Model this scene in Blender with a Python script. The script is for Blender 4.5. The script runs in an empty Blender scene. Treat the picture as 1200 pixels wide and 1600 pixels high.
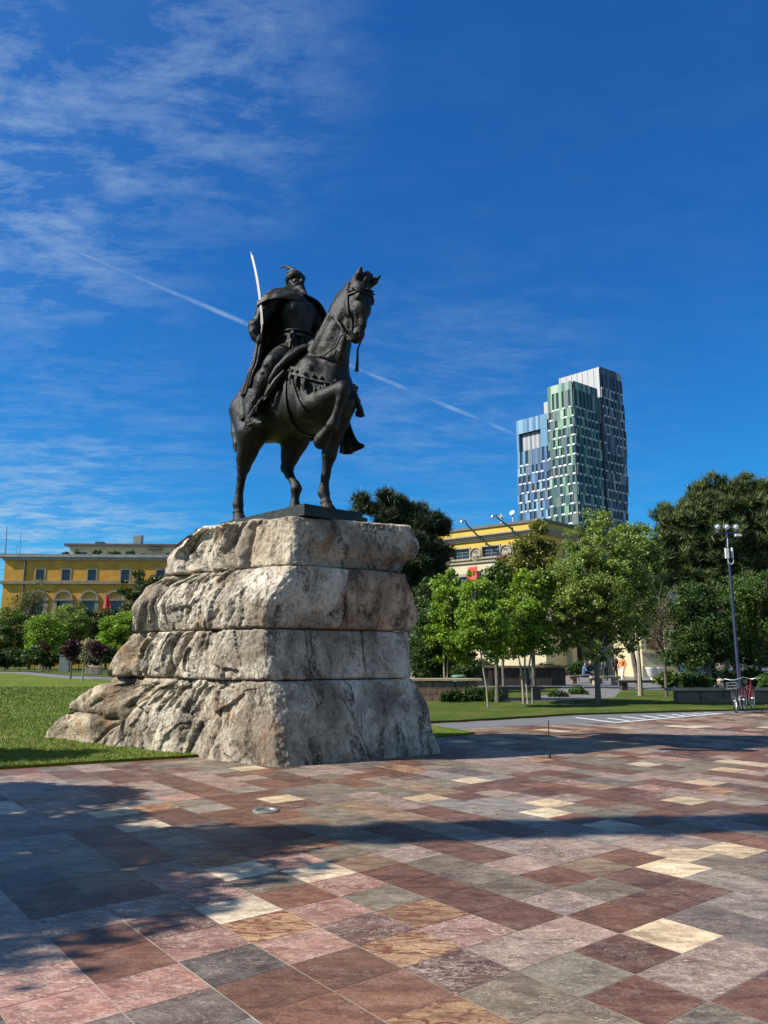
import bpy, bmesh, math, random
import numpy as np
from mathutils import Vector, Matrix, noise as mn

# ---------------------------------------------------------------- camera
S = bpy.context.scene
F = 1200.0; PITCH = math.radians(10.6); EYE = 1.7
cam = bpy.data.cameras.new('camera'); camo = bpy.data.objects.new('camera', cam)
S.collection.objects.link(camo); S.camera = camo
camo.location = (0, 0, EYE); camo.rotation_euler = (math.pi/2 + PITCH, 0, 0)
cam.sensor_fit = 'VERTICAL'; cam.sensor_height = 32.0; cam.lens = 32.0*F/1600.0
cam.clip_start = 0.1; cam.clip_end = 4000

# ---------------------------------------------------------------- sun and sky
SUN_EL = math.radians(40); SUN_S = 0.22          # sun from the left, a little behind the camera
sv = Vector((-1, -SUN_S, 0)).normalized()*math.cos(SUN_EL) + Vector((0, 0, math.sin(SUN_EL)))
sl = bpy.data.lights.new('sun', 'SUN'); sl.energy = 5.0; sl.angle = math.radians(0.5); sl.color = (1.0, 0.95, 0.88)
so = bpy.data.objects.new('sun', sl); S.collection.objects.link(so)
so.rotation_euler = sv.to_track_quat('Z', 'Y').to_euler(); so.location = (-30, -5, 40)
W = bpy.data.worlds.new('World'); S.world = W; W.use_nodes = True
S.view_settings.view_transform = 'Standard'; S.view_settings.look = 'None'
S.view_settings.exposure = 0.78; S.view_settings.gamma = 1.0
S.render.engine = 'CYCLES'; S.cycles.use_denoising = True
S.cycles.max_bounces = 6; S.cycles.transparent_max_bounces = 8; S.cycles.caustics_reflective = False

class NT:
    def __init__(s, tree): s.t = tree
    def n(s, typ, ins=None, **kw):
        nd = s.t.nodes.new(typ)
        for k, v in kw.items(): setattr(nd, k, v)
        for k, v in (ins or {}).items():
            if isinstance(v, bpy.types.NodeSocket): s.t.links.new(v, nd.inputs[k])
            else: nd.inputs[k].default_value = v
        return nd
    def l(s, a, b): s.t.links.new(a, b)
    def math(s, op, a, b=0.0, c=None, clamp=False):
        d = {0: a, 1: b}
        if c is not None: d[2] = c
        return s.n('ShaderNodeMath', d, operation=op, use_clamp=clamp).outputs[0]
    def mix(s, f, a, b, mode='MIX'):
        nd = s.n('ShaderNodeMix', None, data_type='RGBA', blend_type=mode)
        for k, v in ((0, f), (6, a), (7, b)):
            if isinstance(v, bpy.types.NodeSocket): s.t.links.new(v, nd.inputs[k])
            else: nd.inputs[k].default_value = v if k == 0 else (tuple(v)+(1,))[:4]
        return nd.outputs[2]
    def noise(s, vec, scale, detail=4, rough=.55, dist=0.0):
        return s.n('ShaderNodeTexNoise', {'Vector': vec, 'Scale': scale, 'Detail': detail, 'Roughness': rough, 'Distortion': dist}).outputs['Fac']
    def ramp(s, f, a, b, c0=(0,0,0), c1=(1,1,1)):
        nd = s.n('ShaderNodeValToRGB', {0: f}); e = nd.color_ramp.elements
        e[0].position = a; e[1].position = b; e[0].color = tuple(c0)+(1,); e[1].color = tuple(c1)+(1,)
        return nd.outputs[0]
    def scl(s, vec, x, y, z): return s.n('ShaderNodeVectorMath', {0: vec, 1: (x, y, z)}, operation='MULTIPLY').outputs[0]

def world_sky():
    g = NT(W.node_tree); W.node_tree.nodes.clear()
    out = g.n('ShaderNodeOutputWorld'); bg = g.n('ShaderNodeBackground', {'Strength': 0.07}); g.l(bg.outputs[0], out.inputs[0])
    sky = g.n('ShaderNodeTexSky', sky_type='NISHITA', sun_disc=False)
    sky.sun_elevation = SUN_EL; sky.sun_rotation = math.atan2(sv.x, sv.y); sky.altitude = 110; sky.air_density = 1.0
    sky.dust_density = 0.3; sky.ozone_density = 3.0
    hs = g.n('ShaderNodeHueSaturation', {'Saturation': 1.25, 'Value': 0.95, 'Color': sky.outputs[0]})
    tint = g.mix(1.0, hs.outputs[0], (0.80, 1.0, 1.45), 'MULTIPLY')
    sp = g.n('ShaderNodeSeparateColor', {0: tint}); K = .12
    def curve(c, a, p): return g.math('MULTIPLY', g.math('POWER', g.math('MULTIPLY', sp.outputs[c], K), p), a/K)
    tint = g.n('ShaderNodeCombineColor', {0: curve(0, .118, .60), 1: curve(1, .80, .93), 2: curve(2, .82, .84)}).outputs[0]
    tc = g.n('ShaderNodeTexCoord').outputs['Generated']
    sep = g.n('ShaderNodeSeparateXYZ', {0: tc}); zz = g.math('MAXIMUM', sep.outputs[2], 0.03)
    # cloud sheet: direction projected onto a flat layer high above
    px = g.math('DIVIDE', sep.outputs[0], g.math('ADD', zz, .12)); py = g.math('DIVIDE', sep.outputs[1], g.math('ADD', zz, .12))
    v = g.n('ShaderNodeCombineXYZ', {0: px, 1: py}).outputs[0]
    rot = g.n('ShaderNodeMapping', {'Vector': v, 'Rotation': (0, 0, math.radians(-24)), 'Scale': (1.0, 2.0, 1)}).outputs[0]
    big = g.noise(v, 0.75, 3, .5); fine = g.noise(rot, 4.2, 13, .70, 0.2)
    def blob(cx, cy, cz, r0, r1):
        d = Vector((cx, cy, cz)).normalized()
        dt = g.n('ShaderNodeVectorMath', {0: tc, 1: tuple(d)}, operation='DOT_PRODUCT').outputs[1]
        return g.math('POWER', g.ramp(dt, math.cos(math.radians(r1)), math.cos(math.radians(r0))), 1.8)
    def dirpx(u, vv):
        x = (u-600)/F; y = (800-vv)/F; c, s_ = math.cos(PITCH), math.sin(PITCH)
        return (x, c - y*s_, s_ + y*c)
    m = g.math('MULTIPLY', g.math('MAXIMUM', blob(*dirpx(230, 60), 1, 16), blob(*dirpx(60, 190), 1, 17)), 1.25)
    m2 = g.math('MULTIPLY', blob(*dirpx(90, 800), 1, 16), .95)
    m3 = g.math('MULTIPLY', blob(*dirpx(-20, 230), 1, 14), .9)
    m5 = g.math('MULTIPLY', blob(*dirpx(700, 740), 2, 20), .28)
    mm = g.math('MAXIMUM', g.math('MAXIMUM', m, m2), g.math('MAXIMUM', m5, m3))
    mm = g.math('ADD', mm, 0.03)
    cl = g.math('MULTIPLY', g.ramp(fine, .44, .72), g.math('MULTIPLY', g.ramp(big, .30, .62), mm))
    veil = g.math('MULTIPLY', g.math('MULTIPLY', g.ramp(big, .35, .7), mm), .10)
    cl = g.math('ADD', g.math('MULTIPLY', cl, 1.05), veil, clamp=True)
    # bright veil added to the unseen sky behind the camera to neutralise blue shade
    hind_fill = g.math('MULTIPLY', g.ramp(sep.outputs[1], -.75, .05, (1,1,1), (0,0,0)), g.math('ADD', .25, g.math('MULTIPLY', g.ramp(g.noise(rot, 1.6, 8, .65, .3), .35, .7), .45)))
    # condensation trail: a thin band along a great circle
    a = Vector(dirpx(0, 345)).normalized(); b = Vector(dirpx(780, 668)).normalized(); nrm = a.cross(b).normalized()
    dn = g.n('ShaderNodeVectorMath', {0: tc, 1: tuple(nrm)}, operation='DOT_PRODUCT').outputs[1]
    wob = g.math('MULTIPLY', g.math('SUBTRACT', g.noise(tc, 5, 3, .5), .5), .008)
    ad = g.math('ABSOLUTE', g.math('ADD', dn, wob))
    tr = g.math('MULTIPLY', g.ramp(ad, .0003, .0024, (1,1,1), (0,0,0)), g.ramp(g.noise(tc, 16, 4, .6), .3, .7))
    mid = Vector(dirpx(480, 545)).normalized()
    dm = g.n('ShaderNodeVectorMath', {0: tc, 1: tuple(mid)}, operation='DOT_PRODUCT').outputs[1]
    tr = g.math('MULTIPLY', tr, g.ramp(dm, math.cos(math.radians(38)), math.cos(math.radians(8))))
    tr = g.math('MULTIPLY', tr, g.ramp(sep.outputs[2], .20, .27))
    cl = g.math('MAXIMUM', g.math('MAXIMUM', cl, hind_fill), g.math('MULTIPLY', tr, .75))
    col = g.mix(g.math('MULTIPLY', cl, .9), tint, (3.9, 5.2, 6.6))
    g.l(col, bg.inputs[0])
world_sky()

# ---------------------------------------------------------------- helpers
def ray(u, v):
    x = (u-600)/F; y = (800-v)/F; c, s = math.cos(PITCH), math.sin(PITCH); q = c - y*s
    return (x/q, (s + y*c)/q)
def P(u, v, Y): r = ray(u, v); return Vector((r[0]*Y, Y, EYE + r[1]*Y))         # point at depth Y
def G(u, v, z=0.0): r = ray(u, v); Y = (z-EYE)/r[1]; return Vector((r[0]*Y, Y, z))  # point on a level
def material(name, fn=None, color=(.5,.5,.5), rough=.6, metal=0.0, spec=.5):
    m = bpy.data.materials.new(name); m.use_nodes = True; g = NT(m.node_tree)
    b = m.node_tree.nodes['Principled BSDF']
    b.inputs['Base Color'].default_value = tuple(color)+(1,); b.inputs['Roughness'].default_value = rough
    b.inputs['Metallic'].default_value = metal; b.inputs['Specular IOR Level'].default_value = spec
    if fn: fn(g, b)
    return m
def wc(g): return g.n('ShaderNodeNewGeometry').outputs['Position']
def speck(color, amt=.35, scale=3.0, rough=.7, metal=0.0, bump=.0, bscale=30.0, dark=None, spec=.4):
    def fn(g, b):
        p = wc(g); f = g.noise(p, scale, 6, .6)
        c2 = dark or tuple(c*(1-amt) for c in color)
        c = g.mix(g.ramp(f, .3, .7), c2, tuple(min(1, c*(1+amt*.5)) for c in color)); g.l(c, b.inputs['Base Color'])
        if bump:
            bp = g.n('ShaderNodeBump', {'Height': g.noise(p, bscale, 5, .6), 'Strength': bump, 'Distance': .02}); g.l(bp.outputs[0], b.inputs['Normal'])
    return fn
def tag(o, label=None, cat=None, group=None, kind=None):
    if label: o['label'] = label
    if cat: o['category'] = cat
    if group: o['group'] = group
    if kind: o['kind'] = kind
    return o
def link(name, me, mats=None, parent=None, smooth=False):
    o = bpy.data.objects.new(name, me); S.collection.objects.link(o)
    for m in (mats or []): me.materials.append(m)
    if smooth: me.shade_smooth()
    if parent is not None:
        o.parent = parent
    return o
def empty(name, loc=(0,0,0), rz=0.0):
    o = bpy.data.objects.new(name, None); S.collection.objects.link(o); o.location = loc; o.rotation_euler = (0,0,rz)
    o.empty_display_size = .2; return o
def mesh_py(name, V, Fc, mi=None):
    me = bpy.data.meshes.new(name); me.from_pydata([tuple(v) for v in V], [], [tuple(f) for f in Fc])
    if mi is not None: me.polygons.foreach_set('material_index', np.asarray(mi, dtype=np.int32))
    me.update(); return me
def mesh_np(name, V, Q):            # numpy verts, numpy faces of one size
    V = np.asarray(V, dtype=np.float32); Q = np.asarray(Q, dtype=np.int32); k = Q.shape[1]
    me = bpy.data.meshes.new(name); me.vertices.add(len(V)); me.vertices.foreach_set('co', V.ravel())
    me.loops.add(Q.size); me.loops.foreach_set('vertex_index', Q.ravel())
    me.polygons.add(len(Q)); me.polygons.foreach_set('loop_start', np.arange(0, Q.size, k, dtype=np.int32))
    me.update(calc_edges=True); me.validate(); return me
class MB:                           # small mesh collector
    def __init__(s): s.V = []; s.F = []; s.M = []
    def add(s, V, Fc, m=0):
        b = len(s.V); s.V += [Vector(v) for v in V]; s.F += [tuple(b+i for i in f) for f in Fc]; s.M += [m]*len(Fc); return s
    def box(s, c, d, m=0, rz=0.0, top=1.0, rot=None):
        R = rot or Matrix.Rotation(rz, 3, 'Z'); hx, hy, hz = d[0]/2, d[1]/2, d[2]/2; c = Vector(c)
        V = [c + R @ Vector((x*hx*(top if z > 0 else 1), y*hy*(top if z > 0 else 1), z*hz)) for z in (-1,1) for x, y in ((-1,-1),(1,-1),(1,1),(-1,1))]
        return s.add(V, [(3,2,1,0),(4,5,6,7),(0,1,5,4),(1,2,6,5),(2,3,7,6),(3,0,4,7)], m)
    def tube(s, pts, r, n=8, m=0, cap=True):
        pts = [Vector(p) for p in pts]; rs = r if isinstance(r, (list, tuple)) else [r]*len(pts)
        b = len(s.V); up = None
        for i, p in enumerate(pts):
            t = (pts[min(i+1, len(pts)-1)] - pts[max(i-1, 0)]).normalized()
            if up is None: up = Vector((0,0,1)) if abs(t.z) < .9 else Vector((1,0,0))
            x = t.cross(up).normalized(); up = x.cross(t).normalized()
            for k in range(n):
                a = 2*math.pi*k/n; s.V.append(p + (x*math.cos(a) + up*math.sin(a))*rs[i])
        for i in range(len(pts)-1):
            for k in range(n):
                k2 = (k+1) % n; s.F.append((b+i*n+k, b+i*n+k2, b+(i+1)*n+k2, b+(i+1)*n+k)); s.M.append(m)
        if cap:
            s.F.append(tuple(b+k for k in range(n))[::-1]); s.M.append(m)
            e = b+(len(pts)-1)*n; s.F.append(tuple(e+k for k in range(n))); s.M.append(m)
        return s
    def lathe(s, c, prof, n=24, m=0, axis=None):      # prof: (radius, height)
        c = Vector(c); b = len(s.V); R = (Vector(axis).to_track_quat('Z', 'Y').to_matrix() if axis is not None else Matrix.Identity(3))
        for r, z in prof:
            for k in range(n):
                a = 2*math.pi*k/n; s.V.append(c + R @ Vector((r*math.cos(a), r*math.sin(a), z)))
        for i in range(len(prof)-1):
            for k in range(n):
                k2 = (k+1) % n; s.F.append((b+i*n+k, b+i*n+k2, b+(i+1)*n+k2, b+(i+1)*n+k)); s.M.append(m)
        s.F.append(tuple(b+k for k in range(n))[::-1]); s.M.append(m)
        e = b+(len(prof)-1)*n; s.F.append(tuple(e+k for k in range(n))); s.M.append(m)
        return s
    def build(s, name, mats, parent=None, smooth=False, origin=None, bevel=0):
        if not isinstance(mats, (list, tuple)): mats = [mats]
        V = s.V if origin is None else [v - Vector(origin) for v in s.V]
        me = mesh_py(name, V, s.F, s.M); o = link(name, me, mats, parent, smooth)
        if origin is not None: o.location = origin
        if smooth: me.set_sharp_from_angle(angle=math.radians(40))
        if bevel:
            md = o.modifiers.new('bevel', 'BEVEL'); md.width = bevel; md.segments = 2; md.limit_method = 'ANGLE'
        return o
def kids(o): return [c for c in bpy.data.objects if c.parent == o]
def copy_tree(o, parent=None, chmap=None):
    c = o.copy(); S.collection.objects.link(c); c.parent = parent
    for ch in (chmap or kids)(o): copy_tree(ch, c)
    return c
# ---------------------------------------------------------------- ground
random.seed(3); rng = np.random.default_rng(5)
def grass_fn(dark, lite, dry):
    def fn(g, b):
        p = wc(g); n1 = g.noise(p, .5, 5, .6); n2 = g.noise(p, 14, 4, .7); n3 = g.noise(p, 2.2, 5, .65)
        c = g.mix(g.ramp(n2, .35, .68), dark, lite); c = g.mix(g.math('MULTIPLY', g.ramp(n1, .48, .70), .55), c, dry)
        c = g.mix(g.math('MULTIPLY', g.ramp(n3, .55, .75), .5), c, dark)
        g.l(c, b.inputs['Base Color']); b.inputs['Specular IOR Level'].default_value = .15; b.inputs['Roughness'].default_value = .9
        bp = g.n('ShaderNodeBump', {'Height': g.noise(p, 40, 3, .7), 'Strength': .8, 'Distance': .03}); g.l(bp.outputs[0], b.inputs['Normal'])
    return fn
M_grass = material('lawn_grass', grass_fn((.030,.058,.005), (.150,.200,.012), (.25,.22,.03)))
M_grass2 = material('park_grass', grass_fn((.022,.042,.006), (.095,.135,.014), (.18,.15,.045)))
M_blade = material('grass_blades', speck((.160,.215,.014), .6, 9, .8, dark=(.050,.082,.007), spec=.2))
M_soil = material('soil', speck((.11,.09,.06), .5, 1.3, .9, bump=.5, bscale=8))
M_asph = material('asphalt', speck((.15,.15,.155), .25, 2, .8, bump=.25, bscale=120))
M_path = material('path_concrete', speck((.17,.165,.155), .35, 1.2, .8))
M_white = material('road_paint', speck((.78,.78,.76), .2, 6, .6))
M_kerb = material('kerb_stone', speck((.5,.48,.43), .25, 4, .8, bump=.2))

def poly(name, pts, z, mat, thick=0.0, kind='structure', px=True):
    q = [G(*p) if px else Vector((p[0], p[1], 0)) for p in pts]; n = len(q)
    V = [(p.x, p.y, z) for p in q]
    Fc = [tuple(range(n))]
    if thick:
        V += [(p.x, p.y, z-thick) for p in q]; Fc += [(i, n+i, n+(i+1) % n, (i+1) % n) for i in range(n)]
    me = mesh_py(name, V, Fc); bm = bmesh.new(); bm.from_mesh(me); bmesh.ops.triangulate(bm, faces=[f for f in bm.faces if len(f.verts) > 4]); bmesh.ops.recalc_face_normals(bm, faces=bm.faces); bm.to_mesh(me); bm.free()
    if me.polygons[0].normal.z < 0 and not thick: me.flip_normals()
    o = link(name, me, [mat]); tag(o, kind=kind); return o
poly('ground', [(-900,-300),(900,-300),(900,1500),(-900,1500)], -0.03, M_soil, px=False)

# paving: every slab is a face of one sheet laid over the joint mortar
SL_C = {'brown': (.098,.044,.028), 'brown2': (.125,.056,.030), 'mauve': (.165,.130,.118), 'grey': (.112,.108,.082), 'dkgrey': (.085,.078,.075),
        'pink': (.215,.112,.095), 'cream': (.46,.40,.26), 'pale': (.40,.37,.28), 'ochre': (.27,.175,.085), 'wine': (.075,.034,.030), 'bluegrey': (.150,.152,.145), 'tan': (.19,.145,.09)}
VEIN = {'brown': .22, 'brown2': .18, 'mauve': .95, 'grey': .35, 'dkgrey': .3, 'pink': 1.3, 'cream': .0, 'pale': .1, 'ochre': .0, 'wine': .5, 'bluegrey': .45, 'tan': .2}
MOT = {'ochre': 1.0, 'grey': .12, 'mauve': .15, 'pink': .2, 'tan': .35}
ang = math.radians(38.3); eB = Vector((math.cos(ang), math.sin(ang), 0)); eA = Vector((math.sin(ang), -math.cos(ang), 0))
O0 = Vector((1.36, 4.55, 0)); WB, WA = .468, .4215
def tile_idx(p, off):
    d = p - O0; j = math.floor(d.dot(eB)/WB); return j, math.floor(d.dot(eA)/WA - off(j))
def row_off(j):
    r = random.Random(j*77+5); return 0.0 if -3 <= j <= 4 and j != -2 else r.choice([0, 0, 0, .33, .5, .18])
KEY = {}
for (u, v, k) in [(1043,1462,'cream'),(387,1363,'pale'),(497,1363,'pale'),(1088,1337,'cream'),(1130,1327,'cream'),(838,1273,'cream'),(880,1252,'cream'),(745,1222,'cream'),(648,1247,'cream'),(1040,1252,'cream'),
        (1130,1205,'cream'),(1112,1222,'cream'),(416,1247,'cream'),(235,1293,'pale'),(82,1315,'bluegrey'),(470,1322,'ochre'),(690,1600,'ochre'),(655,1428,'ochre'),(645,1485,'ochre'),(350,1340,'ochre'),(415,1447,'ochre'),
        (385,1585,'dkgrey'),(365,1510,'dkgrey'),(810,1560,'grey'),(1130,1590,'grey'),(600,1403,'grey'),(430,1382,'grey'),(690,1340,'grey'),(570,1335,'grey'),(530,1385,'pink'),(455,1347,'pink'),(470,1430,'pink'),(495,1470,'pink'),
        (350,1475,'pink'),(240,1545,'pink'),(300,1400,'pink'),(740,1450,'pink'),(60,1540,'pink'),(40,1585,'pink'),(150,1585,'pink'),(560,1445,'wine'),(720,1520,'wine'),(300,1430,'wine'),(930,1515,'brown'),(980,1490,'brown'),(440,1545,'brown2'),
        (560,1510,'brown2'),(640,1560,'brown2'),(500,1590,'brown2'),(900,1530,'grey'),(880,1460,'mauve'),(790,1470,'mauve'),(990,1400,'brown'),(940,1430,'brown2'),(1000,1585,'brown'),(960,1545,'brown'),(1120,1520,'mauve'),(1060,1545,'mauve'),(1150,1490,'mauve'),
        (850,1420,'mauve'),(760,1400,'brown'),(700,1390,'brown'),(830,1350,'mauve'),(880,1340,'mauve'),(900,1390,'grey'),(1000,1360,'brown'),(1100,1400,'brown'),(1170,1350,'grey'),(960,1320,'mauve'),(560,1585,'brown2'),(1180,1560,'brown')]:
    KEY[tile_idx(G(u, v), row_off)] = k
def paving():
    V = []; Fc = []; cols = []; vein = []; rnd = []; gap = .0032
    kinds = ['brown']*16 + ['brown2']*11 + ['mauve']*15 + ['grey']*11 + ['dkgrey']*3 + ['pink']*3 + ['cream']*1 + ['pale']*1 + ['ochre']*1 + ['wine']*5 + ['bluegrey']*4 + ['tan']*4
    j0, j1, i0, i1 = -70, 90, -110, 60
    for j in range(j0, j1):
        i = i0; off = row_off(j); R = random.Random(j*13+1); prev = 'brown'
        while i < i1:
            L = 1
            k = KEY.get((j, i))
            if k is None:
                k = prev if R.random() < .22 and prev not in ('cream', 'pale', 'pink', 'ochre') else R.choice(kinds)
                if R.random() < .16 and (j, i+1) not in KEY: L = 2
            prev = k
            c = O0 + eB*(j+.5)*WB + eA*(i+off+L/2)*WA
            if c.y < -12 or c.y > 60 or abs(c.x) > 45: i += L; continue
            hb = WB/2-gap; ha = WA*L/2-gap
            b = len(V)
            for sb, sa in ((-1,-1),(-1,1),(1,1),(1,-1)):
                p = c + eB*hb*sb + eA*ha*sa; V.append((p.x, p.y, .004))
            Fc.append((b, b+1, b+2, b+3)) 
            q = SL_C[k]; lum = q[0]*.4+q[1]*.45+q[2]*.15; q = [lum + (c_-lum)*.78 for c_ in q]; f = R.uniform(.82, 1.22); t = R.uniform(-.05, .05)
            cols.append((q[0]*f*(1+t), q[1]*f, q[2]*f*(1-t), MOT.get(k, .06))); vein.append(VEIN[k]*R.uniform(.5, 1.2)); rnd.append((R.random()*50, R.random()*50, R.random()*50))
            i += L
    n = len(Fc)
    V += [(-45,-12,.002),(45,-12,.002),(45,60,.002),(-45,60,.002)]; Fc.append((4*n, 4*n+1, 4*n+2, 4*n+3))
    me = mesh_py('paving', V, Fc, [0]*n + [1])
    cols.append((.5,.47,.4,0)); vein.append(0); rnd.append((0,0,0))
    a = me.attributes.new('col', 'FLOAT_COLOR', 'CORNER'); a.data.foreach_set('color', np.repeat(np.array(cols), 4, axis=0).ravel())
    a = me.attributes.new('vein', 'FLOAT', 'CORNER'); a.data.foreach_set('value', np.repeat(np.array(vein), 4))
    a = me.attributes.new('rnd', 'FLOAT_VECTOR', 'CORNER'); a.data.foreach_set('vector', np.repeat(np.array(rnd), 4, axis=0).ravel())
    def fn(g, b):
        col = g.n('ShaderNodeAttribute', attribute_name='col'); vn = g.n('ShaderNodeAttribute', attribute_name='vein').outputs['Fac']; rn = g.n('ShaderNodeAttribute', attribute_name='rnd').outputs['Vector']
        p = wc(g); q = g.n('ShaderNodeVectorMath', {0: p, 1: rn}, operation='ADD').outputs[0]
        qs = g.n('ShaderNodeMapping', {'Vector': q, 'Rotation': (0,0,ang), 'Scale': (1.0, 2.6, 1)}).outputs[0]
        w = g.n('ShaderNodeTexNoise', {'Vector': qs, 'Scale': 2.5, 'Detail': 3}); wq = g.mix(.35, qs, w.outputs['Color'], 'ADD')
        f1 = g.noise(wq, 3.0, 8, .68, .8); base = g.mix(g.ramp(f1, .36, .64), g.mix(1.0, col.outputs['Color'], (.58,.52,.50), 'MULTIPLY'), g.mix(1.0, col.outputs['Color'], (1.45,1.45,1.42), 'MULTIPLY'))
        gr = g.noise(qs, 34, 8, .9); base = g.mix(1.0, base, g.mix(1.0, base, g.ramp(gr, .36, .64, (.50,.48,.47), (1.6,1.6,1.6)), 'MULTIPLY'))
        mo = g.math('MULTIPLY', g.ramp(g.noise(wq, 6.5, 9, .72, 1.0), .50, .54), col.outputs['Alpha']); base = g.mix(mo, base, (.13,.045,.026))
        def vein(sc, th, seed):   # thin mineral lines
            n = g.noise(g.n('ShaderNodeVectorMath', {0: wq, 1: (seed, seed*2, 0)}, operation='ADD').outputs[0], sc, 5, .62, 1.6)
            return g.ramp(g.math('ABSOLUTE', g.math('SUBTRACT', n, .5)), .0, th, (1,1,1), (0,0,0))
        v1 = g.math('MULTIPLY', vein(2.6, .011, 3), g.ramp(g.noise(q, 2.3, 2, .5), .44, .56)); v2 = g.math('MULTIPLY', g.math('MULTIPLY', vein(11, .040, 11), g.ramp(g.noise(q, 5, 3, .6), .45, .60)), .8)
        v3 = g.math('MULTIPLY', g.ramp(g.noise(wq, 13, 8, .80, 1.2), .53, .62), .75)
        vv = g.math('MULTIPLY', g.math('ADD', g.math('MAXIMUM', v1, v2), g.math('MULTIPLY', v3, vn)), g.math('MINIMUM', g.math('MULTIPLY', vn, 1.9), 1.0), clamp=True)
        base = g.mix(vv, base, (.52,.44,.39))
        dk = g.math('MULTIPLY', g.math('MULTIPLY', vein(5, .014, 23), g.ramp(g.noise(q, 3, 2, .5), .5, .6)), .7); base = g.mix(dk, base, (.04,.025,.022))
        ds = g.math('MULTIPLY', g.ramp(g.noise(p, .35, 6, .6), .45, .75), .22); base = g.mix(ds, base, (.22,.18,.14)); base = g.mix(1.0, base, (1.06,.93,.80), 'MULTIPLY')
        g.l(base, b.inputs['Base Color'])
        g.l(g.ramp(g.noise(p, 1.3, 6, .65), .3, .75, (.42,.42,.42), (.68,.68,.68)), b.inputs['Roughness']); b.inputs['Specular IOR Level'].default_value = .38
        h = g.math('ADD', g.noise(q, 60, 4, .6), g.math('MULTIPLY', g.noise(q, 9, 4, .6), 1.2))
        bp = g.n('ShaderNodeBump', {'Height': h, 'Strength': .3, 'Distance': .012}); g.l(bp.outputs[0], b.inputs['Normal'])
    M_slab = material('marble_slabs', fn); M_joint = material('joint_mortar', speck((.36,.31,.24), .5, 2.5, .85))
    o = link('paving', me, [M_slab, M_joint]); tag(o, kind='structure'); return o
paving()
poly('asphalt_strip', [(640,1144),(690,1139.5),(800,1135),(895,1131),(960,1130.5),(1050,1123),(1130,1116),(1215,1111),(1420,1100),(1400,1090),(1215,1106.5),(1140,1110),(1000,1114),(900,1118),(800,1125),(700,1131),(640,1134)], .008, M_asph)
# left lawn, its border and the path behind it
poly('lawn', [(-5.6,12.27),(-4.1,13.1),(-2.0,14.2),(2,17.5),(-4,30),(-8,52),(-16,52),(-23.5,58),(-36,76),(-90,88),(-90,-6),(-6.4,-6),(-6.4,11.85)], .05, M_grass, .06, px=False)
poly('path', [(-9,50),(-16,50),(-23.5,56),(-36,74),(-90,86),(-90,96),(-38,83),(-26,66),(-17,58),(-8,57)], .03, M_path, px=False)
poly('far_lawn', [(-8,57.5),(-17,58.5),(-26,66.5),(-38,83.5),(-90,96.5),(-90,128),(-4,128)], .04, M_grass2, px=False)
poly('park_lawn', [(1.0,20.2),(1.9,20.6),(3.5,21.6),(5.4,22.9),(7.5,23.6),(9.6,24.3),(10.8,24.6),(13,25.6),(24,30),(24,38),(13,38.5),(9,42),(2,43),(-2,40),(-3,25)], .06, M_grass2, .06, px=False)
poly('park_pavement', [(-4,43.3),(9,43.3),(13.2,39),(26,38.2),(40,45),(40,67),(-4,67)], .02, M_path, px=False)
poly('footpath', [(4.3,28.8),(7.0,29.6),(9.2,31.5),(12,39.5),(9.5,42),(7.2,34),(5.6,31),(2.5,31.2),(2.3,29.6)], .0645, M_path, px=False)
# painted bicycle-lane marks
def stripe(name, a, b, w, z=.0125):
    a = G(*a); b = G(*b); t = (b-a).normalized(); n = Vector((-t.y, t.x, 0))*w/2
    o = link(name, mesh_py(name, [(p.x, p.y, z) for p in (a-n, b-n, b+n, a+n)], [(0,1,2,3)]), [M_white]); tag(o, kind='structure'); return o
pts = [(958,1130.2),(1000,1126.5),(1050,1122),(1090,1118.5),(1130,1115.3)]
for a, b in zip(pts[:-1], pts[1:]): stripe('road_marking', a, b, .10)
for a, b in [((900,1122),(958,1129.4)),((950,1123.2),(983,1127.3)),((972,1120.5),(1008,1124.8)),((1003,1118.8),(1031,1122.8)),((1028,1118),(1053,1121)),((1050,1117),(1070,1119.6)),((1066,1116.2),(1087,1118)),((1083,1115.2),(1105,1116.9)),((1100,1114.4),(1120,1115.7))]:
    stripe('road_marking', a, b, .12, .0165)
# short grass on the near edge of the left lawn and round the rock foot
def blades(name, n, seed):
    r = np.random.default_rng(seed); y = 12.2 + 30*r.random(n*2)**1.7; x = -.52*y - .6 + r.random(n*2)*(y*.42); e_ = np.interp(x, [-6.4, -5.6, -4.1, -2.0], [11.85, 12.27, 13.1, 14.2]) - .03*r.random(len(x)); m = (y > e_) & (y > 11.9) & (x > -.52*y-.6); x, y = x[m][:n], y[m][:n]; n = len(x)
    k = (y/14); a = r.uniform(0, 2*np.pi, n); hh = .038*r.uniform(.5, 1.4, n)*k**.5; w = .005*k
    dx, dy = np.cos(a)*w, np.sin(a)*w; tx, ty = r.normal(0, .016, n), r.normal(0, .016, n)
    V = np.empty((n, 3, 3)); V[:,0] = np.c_[x-dx, y-dy, np.full(n, .048)]; V[:,1] = np.c_[x+dx, y+dy, np.full(n, .048)]; V[:,2] = np.c_[x+tx, y+ty, .05+hh]
    o = link(name, mesh_np(name, V.reshape(-1,3), np.arange(n*3).reshape(-1,3)), [M_blade]); tag(o, 'short green mown grass blades at the foot of the rock pedestal', 'grass', kind='stuff')
blades('grass', 90000, 4)
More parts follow.
